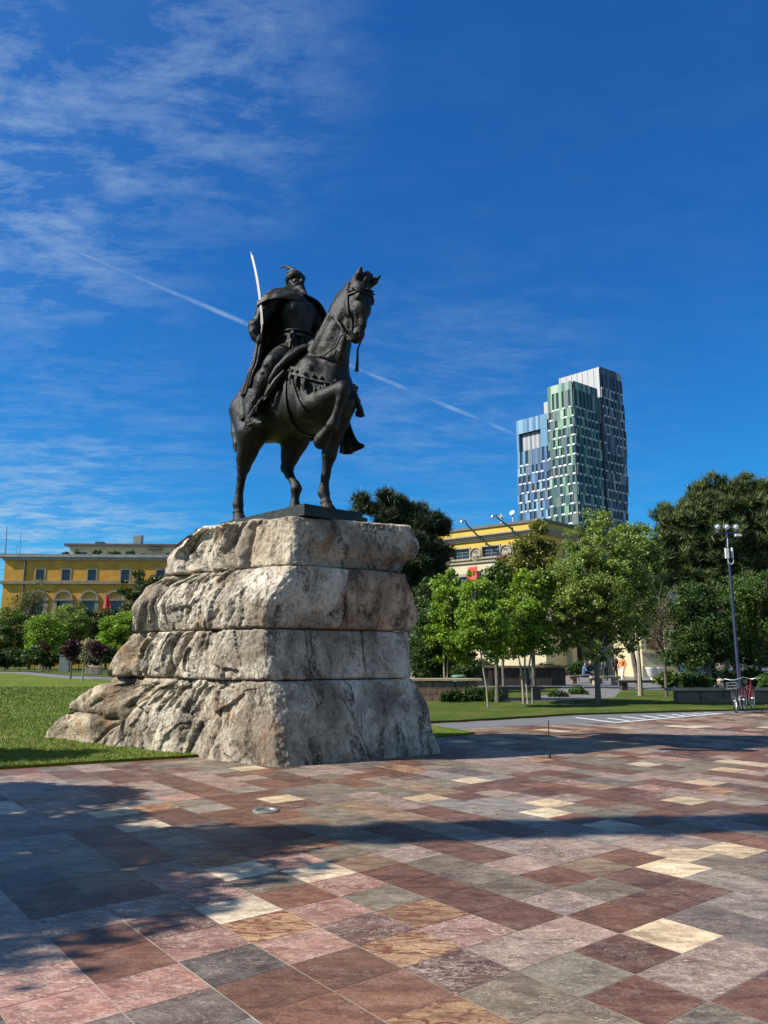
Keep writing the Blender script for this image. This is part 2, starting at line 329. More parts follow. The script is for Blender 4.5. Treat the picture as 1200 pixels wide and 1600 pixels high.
# ---------------------------------------------------------------- rock pedestal: courses of roughly hewn blocks
def rock_fn(g, b):
    p = wc(g); ps = g.scl(p, 1, 1, .45)
    tone = g.n('ShaderNodeAttribute', attribute_name='tone').outputs['Color']
    big = g.noise(p, .9, 5, .6); med = g.noise(ps, 3.2, 8, .68, .4); fine = g.noise(p, 22, 6, .72)
    c = g.mix(g.ramp(med, .34, .66), (.265,.215,.160), (.60,.525,.415)); c = g.mix(g.ramp(big, .44, .62), c, (.76,.69,.56)); c = g.mix(g.math('MULTIPLY', g.ramp(g.noise(p, .8, 4, .6, .5), .50, .60), .55), c, (.13,.095,.066))
    c = g.mix(1.0, c, tone, 'MULTIPLY')
    org = g.math('MULTIPLY', g.ramp(g.noise(p, 1.4, 5, .6, .6), .57, .68), .65); c = g.mix(org, c, (.30,.150,.055))
    lich = g.math('MULTIPLY', g.ramp(g.noise(ps, 2.4, 10, .80, .5), .50, .58), g.ramp(fine, .32, .52)); c = g.mix(g.math('MULTIPLY', lich, .88), c, (.034,.026,.018))
    spots = g.ramp(g.noise(g.scl(p, 1, 1, .6), 17, 8, .85), .52, .60); c = g.mix(g.math('MULTIPLY', spots, .72), c, (.085,.068,.05))
    wh = g.math('MULTIPLY', g.ramp(g.noise(ps, 4.5, 7, .7, .8), .60, .70), .5); c = g.mix(wh, c, (.78,.72,.60))
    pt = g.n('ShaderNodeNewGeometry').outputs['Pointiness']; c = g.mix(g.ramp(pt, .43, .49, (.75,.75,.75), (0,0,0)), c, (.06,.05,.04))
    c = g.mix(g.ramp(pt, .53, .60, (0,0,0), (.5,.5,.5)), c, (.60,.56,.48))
    g.l(c, b.inputs['Base Color']); b.inputs['Roughness'].default_value = .9; b.inputs['Specular IOR Level'].default_value = .2
    vo = g.n('ShaderNodeTexVoronoi', {'Vector': g.mix(.25, ps, g.n('ShaderNodeTexNoise', {'Vector': p, 'Scale': 4, 'Detail': 4}).outputs['Color'], 'ADD'), 'Scale': 3.5}, feature='DISTANCE_TO_EDGE').outputs[0]
    med = g.math('ADD', med, g.math('MULTIPLY', g.ramp(vo, 0, .05), .05))
    h = g.math('ADD', g.math('MULTIPLY', med, 1.3), g.math('ADD', g.math('MULTIPLY', g.noise(p, 9, 7, .7, .3), .9), g.math('MULTIPLY', fine, .32)))
    bp = g.n('ShaderNodeBump', {'Height': h, 'Strength': .9, 'Distance': .09}); g.l(bp.outputs[0], b.inputs['Normal'])
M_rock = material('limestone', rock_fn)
TL = Vector((-.80,.60,0)).normalized(); TR = Vector((.84,.545,0)).normalized()
# arris (near vertical edge): pixel u, v and depth, top to bottom
ARR = [(455,796,12.95),(458,830,12.86),(452,886,12.74),(440,905,12.66),(420,935,12.60),(408,982,12.70),(412,1020,12.66),(418,1063,12.62),(428,1120,12.50),(432,1200,12.36)]
LEFT = [(300,829),(282,840),(268,856),(256,872),(255,904),(254,905.5),(233,917),(222,935),(212,958),(208,989),(207,991),(188,1013),(176,1035),(171,1053),(172,1066),(150,1070),(128,1085),(108,1100),(104,1114),(84,1130),(72,1146),(66,1158)]
RIGHT = [(600,803),(640,818),(652,850),(648,872),(638,884),(635,897),(640,915),(646,935),(655,958),(650,975),(640,985),(637,990),(641,1030),(643,1057),(655,1078),(668,1100),(673,1130),(679,1155),(690,1181)]
def prof(L, d, arris):
    out = []
    for u, v in L:
        r = ray(u, v); 
        z = 2.0
        for _ in range(12):
            A = arr_at(z); den = (d.x - r[0]*d.y); t = (r[0]*A.y - A.x)/den; Y = A.y + d.y*t; z = EYE + r[1]*Y
        out.append((z, t))
    return sorted(out)
arr_pts = sorted([(P(*a).z, P(*a)) for a in ARR], key=lambda q: q[0])
def arr_at(z):
    zs = [a[0] for a in arr_pts]; z = min(max(z, zs[0]), zs[-1])
    for (z0, p0), (z1, p1) in zip(arr_pts[:-1], arr_pts[1:]):
        if z <= z1: f = (z-z0)/(z1-z0); q = p0.lerp(p1, f); return Vector((q.x, q.y, 0))
    q = arr_pts[-1][1]; return Vector((q.x, q.y, 0))
PL = prof(LEFT, TL, True); PR = prof(RIGHT, TR, True)
def interp(L, z): return float(np.interp(z, [a[0] for a in L], [a[1] for a in L]))
ZJ = [-.12, 1.30, 2.14, 3.20, 4.14]
def outline(z, s):
    """s in -1..0: left face (left tip at -1), 0..1: right face; beyond: the hidden back"""
    A = arr_at(z); tl = interp(PL, z); tr = interp(PR, z)
    if s < -1: return A + TL*tl + TR*(-(s+1))*2.6 + TL*.10*min(1, -(s+1)*3)
    if s <= 0: return A + TL*(tl*-s)
    if s <= 1: return A + TR*(tr*s)
    return A + TR*tr + TL*(s-1)*2.8
def ridged(p, o=4):
    return mn.ridged_multi_fractal(p, .9, 2.1, o, .9, 2.2, noise_basis='PERLIN_ORIGINAL')
pedestal = empty('rock_pedestal', (-1.7, 14.5, 0)); tag(pedestal, 'rough stepped pedestal of weathered pale stone blocks carrying the bronze rider', 'pedestal')
def sm(a, b, x): t = min(1, max(0, (x-a)/(b-a))); return t*t*(3-2*t)
def block(ci, s0, s1, seed, tone=(1,1,1), amp=1.0, flat=0.0, dz=(0,0)):
    """one stone of course ci between perimeter stations s0 and s1 (numbers, or functions of the height fraction)"""
    z0, z1 = ZJ[ci]+.006, ZJ[ci+1]-.006; f0 = s0 if callable(s0) else (lambda h: s0); f1 = s1 if callable(s1) else (lambda h: s1)
    zm = (z0+z1)/2; L = sum((outline(zm, f0(.5)+(f1(.5)-f0(.5))*(k+1)/12) - outline(zm, f0(.5)+(f1(.5)-f0(.5))*k/12)).length for k in range(12))
    vis = not (callable(s0) is False and (s0 >= 1.0 or s0 <= -2)) ; nz = max(12, int((z1-z0)/(.017 if vis else .05))); ns = max(8, int(L/(.018 if vis else .05))); cen = Vector((-.9, 14.6, 0)); rs = random.Random(seed); of = Vector((seed*3.1, seed*1.7, seed*.9))
    R = []
    for a in range(nz+1):
        h = .55*(a/nz) + .45*(1-math.cos(math.pi*a/nz))/2; row = []
        for c in range(ns+1):
            q = .75*(c/ns) + .25*(1-math.cos(math.pi*c/ns))/2; s = f0(h) + (f1(h)-f0(h))*q
            zb = z0 + dz[0]*(1-sm(-1, 0, s)) if False else z0
            z = zb + (z1-zb)*h
            e = .012; p = outline(z, s); pa = outline(z, s-e); pb = outline(z, s+e); t = (pb-pa)
            if abs(s) < .10:          # round the arris
                k = .10; pl = outline(z, -k); pr = outline(z, k); w = (s+k)/(2*k); p = pl.lerp(outline(z, 0), 1-(1-w)**1).lerp(p, .35) if False else (pl*(1-w)**2 + outline(z, 0)*2*w*(1-w) + pr*w*w)*.55 + p*.45
            t = t.normalized() if t.length > 1e-6 else Vector((1,0,0)); n = Vector((t.y, -t.x, 0)); 
            if n.dot(p - cen) < 0: n = -n
            w3 = Vector((p.x, p.y, z)); lf = sm(-.02, -.35, s) if s < 0 else 0.0
            lf = 1 - sm(-.45, -.02, s); v = w3 + of*.3
            big = mn.noise(Vector((v.x*.8, v.y*.8, v.z*.55)))*.16*(lf*.9+.25)
            wv = Vector((mn.noise(v*1.1), mn.noise(v*1.1+Vector((9,2,4))), 0))*.45
            U = s*5.2 if s < 0 else s*3.0; lw_ = lf*.85+.15
            flute = (1-abs(mn.noise(Vector(((U+wv.x*.8)*1.7, .3+seed*.1, v.z*.50))))*2.2)*.095*lf
            fl2 = (1-abs(mn.noise(Vector(((U-wv.y*.6)*4.4, seed*.21, v.z*1.1+2))))*2.2)*.045*(lf*.8+.12)
            med = mn.fractal(Vector((v.x*3.2, v.y*3.2, v.z*1.8)), .9, 2.1, 4)*.024*(.55+.6*lf); fi = mn.fractal(v*11, .7, 2.2, 4)*.016
            U = s*5.2 if s < 0 else s*3.0
            cellv, cellp = mn.voronoi(Vector((U*1.7+wv.x, seed*.5, v.z*1.5+wv.y))); fac = (cellv[1]-cellv[0]); chip = -max(0, .10-fac)*.10*(lf*.6+.4) + (mn.cell(Vector(cellv[0:1]*3)) if False else 0)
            def crease(k, kz, w, dep, off): return -dep*math.exp(-abs(mn.noise(Vector(((U+wv.x*.7)*k+off, seed*.37, v.z*kz+off))))/w)
            cre = crease(1.3, .35, .045, .11, 3) + crease(3.0, .7, .05, .028, 7) + crease(7, 2.4, .06, .008, 1)
            hsh = mn.noise(Vector(cellp[0])*5.3)*.17; hs2 = mn.voronoi(Vector((U*4.6+wv.x*2, seed*.5+3, v.z*3.4+wv.y*2)))[1][0]; hsh += mn.noise(Vector(hs2)*4.1)*.060
            d = (big + flute*.8 + fl2 + med + fi + chip + cre*lw_ + hsh*lw_)*amp*(.78 if ci < 2 else .88) - .02*lf
            fade = 1 - .55*sm(-.50, -.85, s)
            d *= (1-flat*.75)*(fade if ci == 0 else 1)
            if ci == 0 and s < -.66: zz_ = .58 + .10*mn.noise(v*1.2); d -= .13*math.exp(-abs(z-zz_)/.045)*sm(-.66, -.74, s); d += .10*mn.noise(Vector((U*1.3, z*2.2, 5)))
            if ci == 3 and s > .1: d -= .16*sm(.42, .0, h)*sm(.1, .35, s)
            # joints pull in at the block edges
            ez = min(h, 1-h)*(z1-z0); es = min(q, 1-q)*L; jit = .5+.8*abs(mn.noise(v*4))
            if s < -.995 or s > .995: es = 1
            g = .070*math.exp(-(ez/.017)**1.3)*jit + .09*math.exp(-(es/.019)**1.3)*jit + .025*math.exp(-(min(ez, es)/.10))*jit*(.3+lf)
            if ci == 0 and h < .5: g = .10*math.exp(-(es/.020)**1.3)*jit
            p3 = w3 + n*(d - g); zz = mn.noise(v*1.5)*.018*(1 if 0 < a < nz else .6); p3.z += zz
            if ci == 3 and h > .8: p3.z += (mn.noise(v*.9)*.06 - .02)*((h-.8)/.2) - .05*lf*((h-.8)/.2)
            row.append(p3)
        R.append(row)
    # returns behind the face: bottom and top bed, both end joints
    def inner(p, k, z): return Vector((p.x+(cen.x-p.x)*k, p.y+(cen.y-p.y)*k, z))
    bot = [[inner(p, .5, z0) for p in R[0]]]; top = []
    for k in (.12, .3, .6, .97): top.append([inner(p, k, p.z + (.0 if ci < 3 else .03*k)) for p in R[-1]])
    R = bot + R + top
    nr = len(R); nc = len(R[0]); 
    R = [[inner(r[0], .35, r[0].z)] + r + [inner(r[-1], .35, r[-1].z)] for r in R]; nc += 2
    V = np.array([tuple(p) for r in R for p in r]); i = np.arange(nr-1)[:,None]*nc + np.arange(nc-1)[None,:]; i = i.ravel()
    Q = np.c_[i, i+1, i+1+nc, i+nc]
    me = mesh_np('stone_block', V - np.array(pedestal.location), Q)
    a_ = me.attributes.new('tone', 'FLOAT_COLOR', 'POINT'); a_.data.foreach_set('color', np.tile(np.array(list(tone)+[1.0]), len(V)))
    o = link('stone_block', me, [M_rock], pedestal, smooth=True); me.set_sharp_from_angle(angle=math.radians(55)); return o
def s_of(u, v, side, z):
    """perimeter station seen at picture point u on a face"""
    r = ray(u, v); d = TL if side < 0 else TR; A = arr_at(z); t = (r[0]*A.y - A.x)/(d.x - r[0]*d.y); return side*t/interp(PL if side < 0 else PR, z)
a1 = s_of(391, 850, -1, 3.7); b2 = s_of(541, 930, 1, 2.7)
c1 = s_of(225, 1030, -1, 1.7); c2 = s_of(482, 1020, 1, 1.7); c3 = s_of(570, 1020, 1, 1.7)
block(3, -2.2, a1, 11, (1.12,1.10,1.06), 1.0); block(3, a1, 1.0, 12, (.98,.92,.84), .9); block(3, 1.0, 2.3, 13)
block(2, -2.2, -1.0+.12, 21, (1.1,1.08,1.05)); block(2, -.88, b2, 22, (1.0,.98,.95)); block(2, b2, 1.0, 23, (.95,.80,.70), .8); block(2, 1.0, 2.3, 24)
block(1, -2.2, c1, 31, (.9,.84,.76)); block(1, c1, c2, 32, (1.05,1.03,1.0)); block(1, c2, c3, 33, (.95,.92,.88), .55); block(1, c3, 1.0, 34, (.88,.87,.85), .55); block(1, 1.0, 2.3, 35)
def jc(h):                       # the curved joint on the lowest course
    u = float(np.interp(h, [0, .12, .35, .62, .85, 1], [581, 579, 566, 548, 531, 527])); return s_of(u, 1180, 1, ZJ[0] + (ZJ[1]-ZJ[0])*h)
d1 = s_of(277, 1100, -1, .9)
def jl(h): return float(np.interp(h, [0, .3, .7, 1], [-.74, -.70, -.62, -.52]))
block(0, -2.2, jl, 41, (.98,.92,.82), 1.1); block(0, jl, jc, 42, (1.0,.97,.92)); block(0, jc, 1.0, 43, (.88,.89,.90), .35); block(0, 1.0, 2.3, 44)
# ---------------------------------------------------------------- bronze rider: volumes blended in a distance field, then meshed
PHS = math.radians(47); SO = Vector((-1.83, 14.54, 4.30))
class Field:
    def __init__(s, lo, hi, h):
        s.h = h; s.lo = np.array(lo, dtype=np.float32); n = [int((b-a)/h)+1 for a, b in zip(lo, hi)]; s.n = n
        s.f = np.full(n, .6, dtype=np.float32); s.ax = [s.lo[i] + h*np.arange(n[i], dtype=np.float32) for i in range(3)]
    def _sub(s, lo, hi):
        sl = []
        for i in range(3):
            a = max(0, int((lo[i]-s.lo[i])/s.h)); b = min(s.n[i], int((hi[i]-s.lo[i])/s.h)+2)
            if b <= a: return None
            sl.append(slice(a, b))
        X, Y, Z_ = np.meshgrid(*[s.ax[i][sl[i]] for i in range(3)], indexing='ij', sparse=True); return tuple(sl), X, Y, Z_
    def _join(s, sl, d, k, op):
        f = s.f[sl]
        if op == 'add': h = np.clip(.5+.5*(f-d)/k, 0, 1); s.f[sl] = f*(1-h) + d*h - k*h*(1-h)
        else: h = np.clip(.5-.5*(f+d)/k, 0, 1); s.f[sl] = f*(1-h) - d*h + k*h*(1-h)
    def cap(s, a, b, ra, rb=None, k=.08, sy=1.0, op='add'):
        rb = ra if rb is None else rb; a = np.array(a, dtype=np.float32); b = np.array(b, dtype=np.float32); m = max(ra, rb) + k + .06
        q = s._sub(np.minimum(a, b)-m, np.maximum(a, b)+m)
        if q is None: return
        sl, X, Y, Z_ = q; ba = b-a; by = ba[1]/sy; px, py, pz = X-a[0], (Y-a[1])/sy, Z_-a[2]; L = ba[0]**2+by**2+ba[2]**2 + 1e-9
        t = np.clip((px*ba[0]+py*by+pz*ba[2])/L, 0, 1); d = np.sqrt((px-ba[0]*t)**2+(py-by*t)**2+(pz-ba[2]*t)**2) - (ra+(rb-ra)*t)
        s._join(sl, d*min(1, (1+sy)/2), k, op)
    def ell(s, c, r, k=.08, R=None, op='add'):
        m = max(r)+k+.06; c = np.array(c, dtype=np.float32); q = s._sub(c-m, c+m)
        if q is None: return
        sl, X, Y, Z_ = q; x, y, z = X-c[0], Y-c[1], Z_-c[2]
        if R is not None: x, y, z = (R[0][i]*x + R[1][i]*y + R[2][i]*z for i in range(3))
        k0 = np.sqrt((x/r[0])**2+(y/r[1])**2+(z/r[2])**2); k1 = np.sqrt((x/r[0]**2)**2+(y/r[1]**2)**2+(z/r[2]**2)**2)+1e-6
        s._join(sl, k0*(k0-1)/k1, k, op)
    def chain(s, pts, k=.08, sy=1.0):
        for (a, ra), (b, rb) in zip(pts[:-1], pts[1:]): s.cap(a, b, ra, rb, k, sy)
    def cutz(s, z): s.f = np.maximum(s.f, (z - s.ax[2])[None, None, :])
    def at(s, p):
        q = [(p[i]-s.lo[i])/s.h for i in range(3)]; i0 = [min(max(int(v), 0), s.n[j]-2) for j, v in enumerate(q)]; t = [q[j]-i0[j] for j in range(3)]
        c = s.f[i0[0]:i0[0]+2, i0[1]:i0[1]+2, i0[2]:i0[2]+2]
        c = c[0]*(1-t[0]) + c[1]*t[0]; c = c[0]*(1-t[1]) + c[1]*t[1]; return float(c[0]*(1-t[2]) + c[1]*t[2])
    def grad(s, p):
        e = s.h; return Vector([s.at((p[0]+(i==0)*e, p[1]+(i==1)*e, p[2]+(i==2)*e)) - s.at((p[0]-(i==0)*e, p[1]-(i==1)*e, p[2]-(i==2)*e)) for i in range(3)]).normalized()
    def snap(s, p, off=.0):
        p = Vector(p)
        for _ in range(14): p = p - s.grad(p)*(s.at(p)-off)*.8
        return p
    def mesh(s, name):
        f = s.f; ins = f < 0; n = s.n
        c = ins[:-1,:-1,:-1].astype(np.int8)
        for a in (0,1):
            for b in (0,1):
                for d in (0,1):
                    if a+b+d: c = c + ins[a:n[0]-1+a, b:n[1]-1+b, d:n[2]-1+d]
        act = (c > 0) & (c < 8); idx = -np.ones(act.shape, dtype=np.int64); cells = np.argwhere(act); idx[act] = np.arange(len(cells))
        acc = np.zeros((len(cells), 3)); cnt = np.zeros(len(cells)); ci = cells
        cor = [(a,b,d) for a in (0,1) for b in (0,1) for d in (0,1)]
        for A in cor:
            for ax in range(3):
                if A[ax]: continue
                B = list(A); B[ax] = 1; fa = f[ci[:,0]+A[0], ci[:,1]+A[1], ci[:,2]+A[2]]; fb = f[ci[:,0]+B[0], ci[:,1]+B[1], ci[:,2]+B[2]]
                m = (fa < 0) != (fb < 0); t = np.where(m, fa/np.where(m, fa-fb, 1), 0); pt = np.array(A, dtype=float)[None,:] + np.eye(3)[ax][None,:]*t[:,None]
                acc += pt*m[:,None]; cnt += m
        V = (cells + acc/cnt[:,None])*s.h + s.lo; Q = []
        for ax in range(3):
            sh = [slice(1, n[0]-1), slice(1, n[1]-1), slice(1, n[2]-1)]; sa = list(sh); sa[ax] = slice(0, n[ax]-1); sb = list(sh); sb[ax] = slice(1, n[ax])
            a_, b_ = ins[tuple(sa)], ins[tuple(sb)]; o = np.array([1,1,1]); o[ax] = 0; u, v = [(1,2),(2,0),(0,1)][ax]
            for m, flip in ((a_ & ~b_, False), (~a_ & b_, True)):
                e = np.argwhere(m) + o
                def I(du, dv): q = e.copy(); q[:,u] -= du; q[:,v] -= dv; return idx[q[:,0], q[:,1], q[:,2]]
                q = np.c_[I(1,1), I(0,1), I(0,0), I(1,0)]; Q.append(q[:, ::-1] if flip else q)
        Q = np.concatenate(Q); Q = Q[(Q >= 0).all(axis=1)]
        return mesh_np(name, V, Q)
def relief(me, fn):
    n = len(me.vertices); co = np.empty(n*3); me.vertices.foreach_get('co', co); no = np.empty(n*3); me.vertex_normals.foreach_get('vector', no)
    co = co.reshape(-1,3); no = no.reshape(-1,3); d = np.array([fn(Vector(c)) for c in co]); me.vertices.foreach_set('co', (co + no*d[:,None]).ravel()); me.update()

def bronze_fn(base, hi, rough, metal):
    def fn(g, b):
        p = wc(g); n1 = g.noise(p, 3.0, 6, .65, .4); n2 = g.noise(p, 30, 5, .7); n3 = g.noise(g.scl(p, 1, 1, .3), 7, 5, .6)
        c = g.mix(g.ramp(n1, .38, .68), base, hi); c = g.mix(g.math('MULTIPLY', g.ramp(n3, .5, .7), .5), c, tuple(x*.45 for x in base))
        c = g.mix(g.math('MULTIPLY', g.math('MULTIPLY', g.ramp(n2, .50, .66), g.ramp(n1, .50, .62)), .35), c, (.085,.095,.070)); b.inputs['Specular IOR Level'].default_value = .26
        g.l(c, b.inputs['Base Color']); b.inputs['Metallic'].default_value = metal
        g.l(g.ramp(n2, .3, .7, (rough-.04,)*3, (rough+.10,)*3), b.inputs['Roughness'])
        h = g.math('ADD', g.noise(p, 14, 6, .7), g.math('MULTIPLY', n2, .6)); bp = g.n('ShaderNodeBump', {'Height': h, 'Strength': .5, 'Distance': .03}); g.l(bp.outputs[0], b.inputs['Normal'])
    return fn
M_bronze = material('dark_bronze', bronze_fn((.004,.0036,.0028), (.019,.017,.012), .44, .1))
M_bronze2 = material('worn_bronze', bronze_fn((.009,.008,.006), (.042,.037,.027), .44, .15))
M_plinth = material('plinth_bronze', bronze_fn((.012,.016,.013), (.028,.035,.030), .5, .1))
M_steel = material('sword_steel', color=(.42,.38,.32), rough=.42, metal=.4)

statue = empty('equestrian_statue', SO, -PHS); tag(statue, 'dark bronze rider in a horned helmet holding a raised curved sword on a walking horse', 'statue')
# -- the horse
H = Field((-2.15,-.95,-.02), (2.62,.95,4.5), .021)
H.ell((-.98,0,2.42), (.66,.54,.62)); H.cap((-.80,0,2.30), (.55,0,2.22), .62, .66, .15, .90)
H.ell((1.0,0,2.26), (.60,.54,.66), .15); H.ell((1.32,.17,2.12), (.30,.24,.36), .1); H.ell((1.32,-.17,2.16), (.30,.24,.36), .1)
H.ell((.72,0,2.72), (.42,.36,.46), .2); H.ell((-.5,0,2.72), (.6,.34,.28), .2)
H.ell((.98,-.36,2.38), (.36,.22,.52), .1); H.ell((.98,.36,2.38), (.36,.22,.52), .1)
H.ell((-1.0,-.30,2.40), (.47,.29,.52), .1); H.ell((-1.0,.30,2.40), (.47,.29,.52), .1)
H.chain([((1.10,0,2.70),.54), ((1.33,0,3.26),.395), ((1.56,.0,3.72),.31), ((1.86,0,3.97),.22)], .12, .60)
for i, (x, z) in enumerate([(.88,3.12),(1.03,3.40),(1.16,3.66),(1.31,3.87),(1.50,4.02),(1.72,4.12),(1.93,4.18)]):     # crest with clipped mane
    H.ell((x, 0, z), (.15,.07,.15), .07)
H.cap((1.30,-.22,3.0), (1.72,-.13,3.66), .085, .05, .09); H.cap((1.05,-.27,3.0), (1.45,-.2,3.6), .10, .07, .1); H.cap((1.62,-.1,2.8), (1.80,-.06,3.40), .07, .05, .08)
for a in (0, .09, .18): H.cap((1.55+a*.9, -.235+a*.3, 3.55-a), (1.72+a*.6, -.185+a*.2, 3.3-a*1.2), .022, .02, .03)
# head
H.ell((2.04,0,3.96), (.20,.19,.20), .08); H.cap((2.06,0,3.88), (2.09,0,3.56), .195, .175, .07, .95)
H.ell((1.92,0,3.68), (.22,.165,.32), .07); H.cap((2.09,0,3.60), (2.0,0,3.18), .165, .12, .06, .82); H.cap((2.13,0,3.85), (2.14,0,3.25), .09, .06, .06)
H.ell((2.0,0,3.10), (.125,.125,.13), .05); H.ell((1.93,0,3.05), (.10,.09,.09), .04); H.cap((1.93,0,3.45), (1.90,0,3.10), .10, .07, .06)
for s in (-1, 1):
    H.ell((2.17, s*.155, 3.76), (.075,.05,.06), .04); H.ell((2.165, s*.185, 3.715), (.035,.03,.03), .01); H.cap((2.12, s*.15, 3.60), (2.03, s*.10, 3.25), .032, .02, .04)
    H.ell((2.08, s*.085, 3.06), (.03,.03,.045), .02, op='sub'); H.cap((1.98, s*.115, 3.04), (2.08, s*.05, 3.0), .012, .01, .02, op='sub')
    H.ell((1.93, s*.15, 3.66), (.15,.05,.2), .05)
H.cap((2.08,-.12,4.08), (2.17,-.135,4.20), .065, .06, .04); H.cap((2.17,-.135,4.20), (2.24,-.13,4.36), .058, .008, .03)
H.cap((2.11,.13,4.06), (2.24,.18,4.13), .065, .058, .04); H.cap((2.24,.18,4.13), (2.39,.22,4.22), .058, .008, .03)
for q in [(2.14,0,4.14,.10),(2.20,.02,4.20,.085),(2.26,.03,4.16,.07),(2.24,-.03,4.08,.07)]: H.ell(q[:3], (q[3],q[3]*.9,q[3]), .025)
# legs
def hoof(x, y, z, tilt=0.0, fw=1.0):
    H.cap((x-.02, y, z+.20), (x+.05, y, z+.075), .10, .145, .025); H.cap((x+.03, y, z+.03), (x+.07, y, z+.02), .155, .155, .015); H.ell((x-.03, y, z+.245), (.125,.115,.045), .02)
H.chain([((-1.02,-.32,2.30),.40), ((-.78,-.39,1.80),.30), ((-1.13,-.34,1.16),.138)], .1); H.cap((-.95,-.35,1.7), (-1.16,-.34,1.35), .2, .13, .08)
H.ell((-1.22,-.33,1.20), (.08,.085,.12), .05); H.chain([((-1.14,-.335,1.13),.125), ((-1.20,-.335,.95),.088), ((-1.275,-.335,.52),.080), ((-1.29,-.335,.40),.105), ((-1.25,-.335,.27),.085)], .05)
hoof(-1.25, -.335, 0)
H.chain([((-.85,.30,2.25),.40), ((-.32,.34,1.78),.31), ((-.46,.28,1.16),.135)], .1); H.cap((-.30,.32,1.72), (-.44,.30,1.36), .24, .15, .08)
H.ell((-.56,.27,1.13), (.09,.08,.11), .05); H.chain([((-.48,.27,1.13),.125), ((-.36,.25,.97),.088), ((-.12,.22,.72),.082), ((-.07,.21,.62),.105), ((-.10,.21,.42),.085)], .05)
H.cap((-.10,.21,.34), (-.09,.21,.16), .10, .14, .03); H.cap((-.08,.21,.11), (-.03,.21,.05), .13, .10, .03)
H.chain([((1.18,.30,2.1),.30), ((1.05,.31,1.78),.225), ((.85,.31,1.24),.135), ((.83,.31,1.14),.135), ((.78,.31,1.0),.090), ((.69,.31,.56),.078), ((.67,.31,.44),.108), ((.76,.31,.27),.082)], .06)
hoof(.78, .31, 0)
H.cap((1.03,-.34,1.90), (1.10,-.33,1.95), .24, .24, .12); H.chain([((1.05,-.33,1.88),.225), ((1.52,-.32,1.96),.185), ((1.93,-.31,2.04),.130)], .07); H.ell((1.97,-.31,2.02), (.12,.11,.13), .05)
H.chain([((1.97,-.31,1.97),.110), ((1.90,-.31,1.82),.082), ((1.74,-.315,1.50),.075), ((1.69,-.32,1.41),.102), ((1.56,-.32,1.32),.080)], .045)
H.cap((1.55,-.32,1.33), (1.43,-.32,1.23), .095, .14, .02); H.cap((1.41,-.32,1.21), (1.38,-.32,1.18), .135, .145, .02)
# muscles
H.cap((-.95,-.50,2.6), (-.72,-.44,1.95), .07, .05, .1); H.cap((1.22,-.50,2.55), (1.05,-.45,2.05), .05, .04, .08); H.cap((.78,-.50,2.65), (.95,-.46,2.1), .05, .05, .08)
for i in range(5): H.cap((.50-.16*i, -.545, 2.25), (.30-.17*i, -.48, 1.88), .022, .018, .05)
for i in range(4): H.cap((-.62+.07*i, -.53+.01*i, 2.2-.05*i), (-.42+.10*i, -.40, 1.82), .022, .02, .035)
H.f = np.maximum(H.f, (0.002 - H.ax[2])[None, None, :])
hm = H.mesh('horse'); relief(hm, lambda v: mn.fractal(v*3.2, .9, 2.1, 3)*.010 + (mn.noise(Vector((v.x*9, v.y*9, v.z*9)))*.006 if v.z > 2.6 else mn.noise(Vector((v.x*7, v.y*7, v.z*3)))*.005))
horse = link('horse', hm, [M_bronze], statue, smooth=True)
# tail
T = Field((-2.15,-.5,1.2), (-1.2,.4,3.1), .02)
T.chain([((-1.50,0,2.84),.07), ((-1.76,-.03,2.70),.10), ((-1.88,-.08,2.4),.12), ((-1.80,-.12,2.05),.10), ((-1.70,-.16,1.80),.07), ((-1.66,-.2,1.62),.02)], .05)
for k in range(9):
    a = k*.7; T.cap((-1.88+.09*math.cos(a), -.06+.09*math.sin(a), 2.6), (-1.72+.07*math.cos(a+1), -.16+.06*math.sin(a+1), 1.72-.03*(k % 4)), .032, .012, .02)
link('tail', T.mesh('tail'), [M_bronze], horse, smooth=True)

def ribbon(name, pts, w, th, fld, mat, parent, off=.012, closed=False, n=40, studs=0, studr=.03, snap=True):
    P_ = [Vector(p) for p in pts]; out = []
    for i in range(n+1):
        t = i/n*(len(P_)-1); k = min(int(t), len(P_)-2); f = t-k
        p0, p1, p2, p3 = P_[max(k-1,0)], P_[k], P_[k+1], P_[min(k+2, len(P_)-1)]
        p = .5*((2*p1) + (p2-p0)*f + (2*p0-5*p1+4*p2-p3)*f*f + (3*p1-p0-3*p2+p3)*f**3); out.append(fld.snap(p, off) if snap else p)
    mb = MB(); V = []
    for i, p in enumerate(out):
        t = (out[min(i+1, n)] - out[max(i-1, 0)]).normalized(); nn = fld.grad(p); b = t.cross(nn).normalized(); nn = b.cross(t).normalized()
        V += [p-b*w/2-nn*.02, p-b*w/2+nn*th, p+b*w/2+nn*th, p+b*w/2-nn*.02]
    Fc = [(0,1,2,3), tuple(4*n+q for q in (3,2,1,0))] + [(4*i+a, 4*(i+1)+a, 4*(i+1)+(a+1) % 4, 4*i+(a+1) % 4) for i in range(n) for a in range(4)]
    mb.add(V, Fc)
    for s in range(studs):
        i = int((s+.5)/studs*n); p = out[i]; nn = fld.grad(p); mb.lathe(p+nn*th, [(studr,-.01),(studr,.015),(studr*.6,.035),(.004,.042)], 10, axis=nn)
    o = mb.build(name, mat, parent); return o
brd = ribbon('breast_strap', [(.25,-.60,2.78),(.66,-.58,2.66),(1.1,-.56,2.48),(1.45,-.40,2.32),(1.68,0,2.22),(1.45,.40,2.32),(1.1,.56,2.48),(.5,.60,2.7)], .15, .03, H, M_bronze2, horse, n=90, studs=17, studr=.036)
mb = MB()
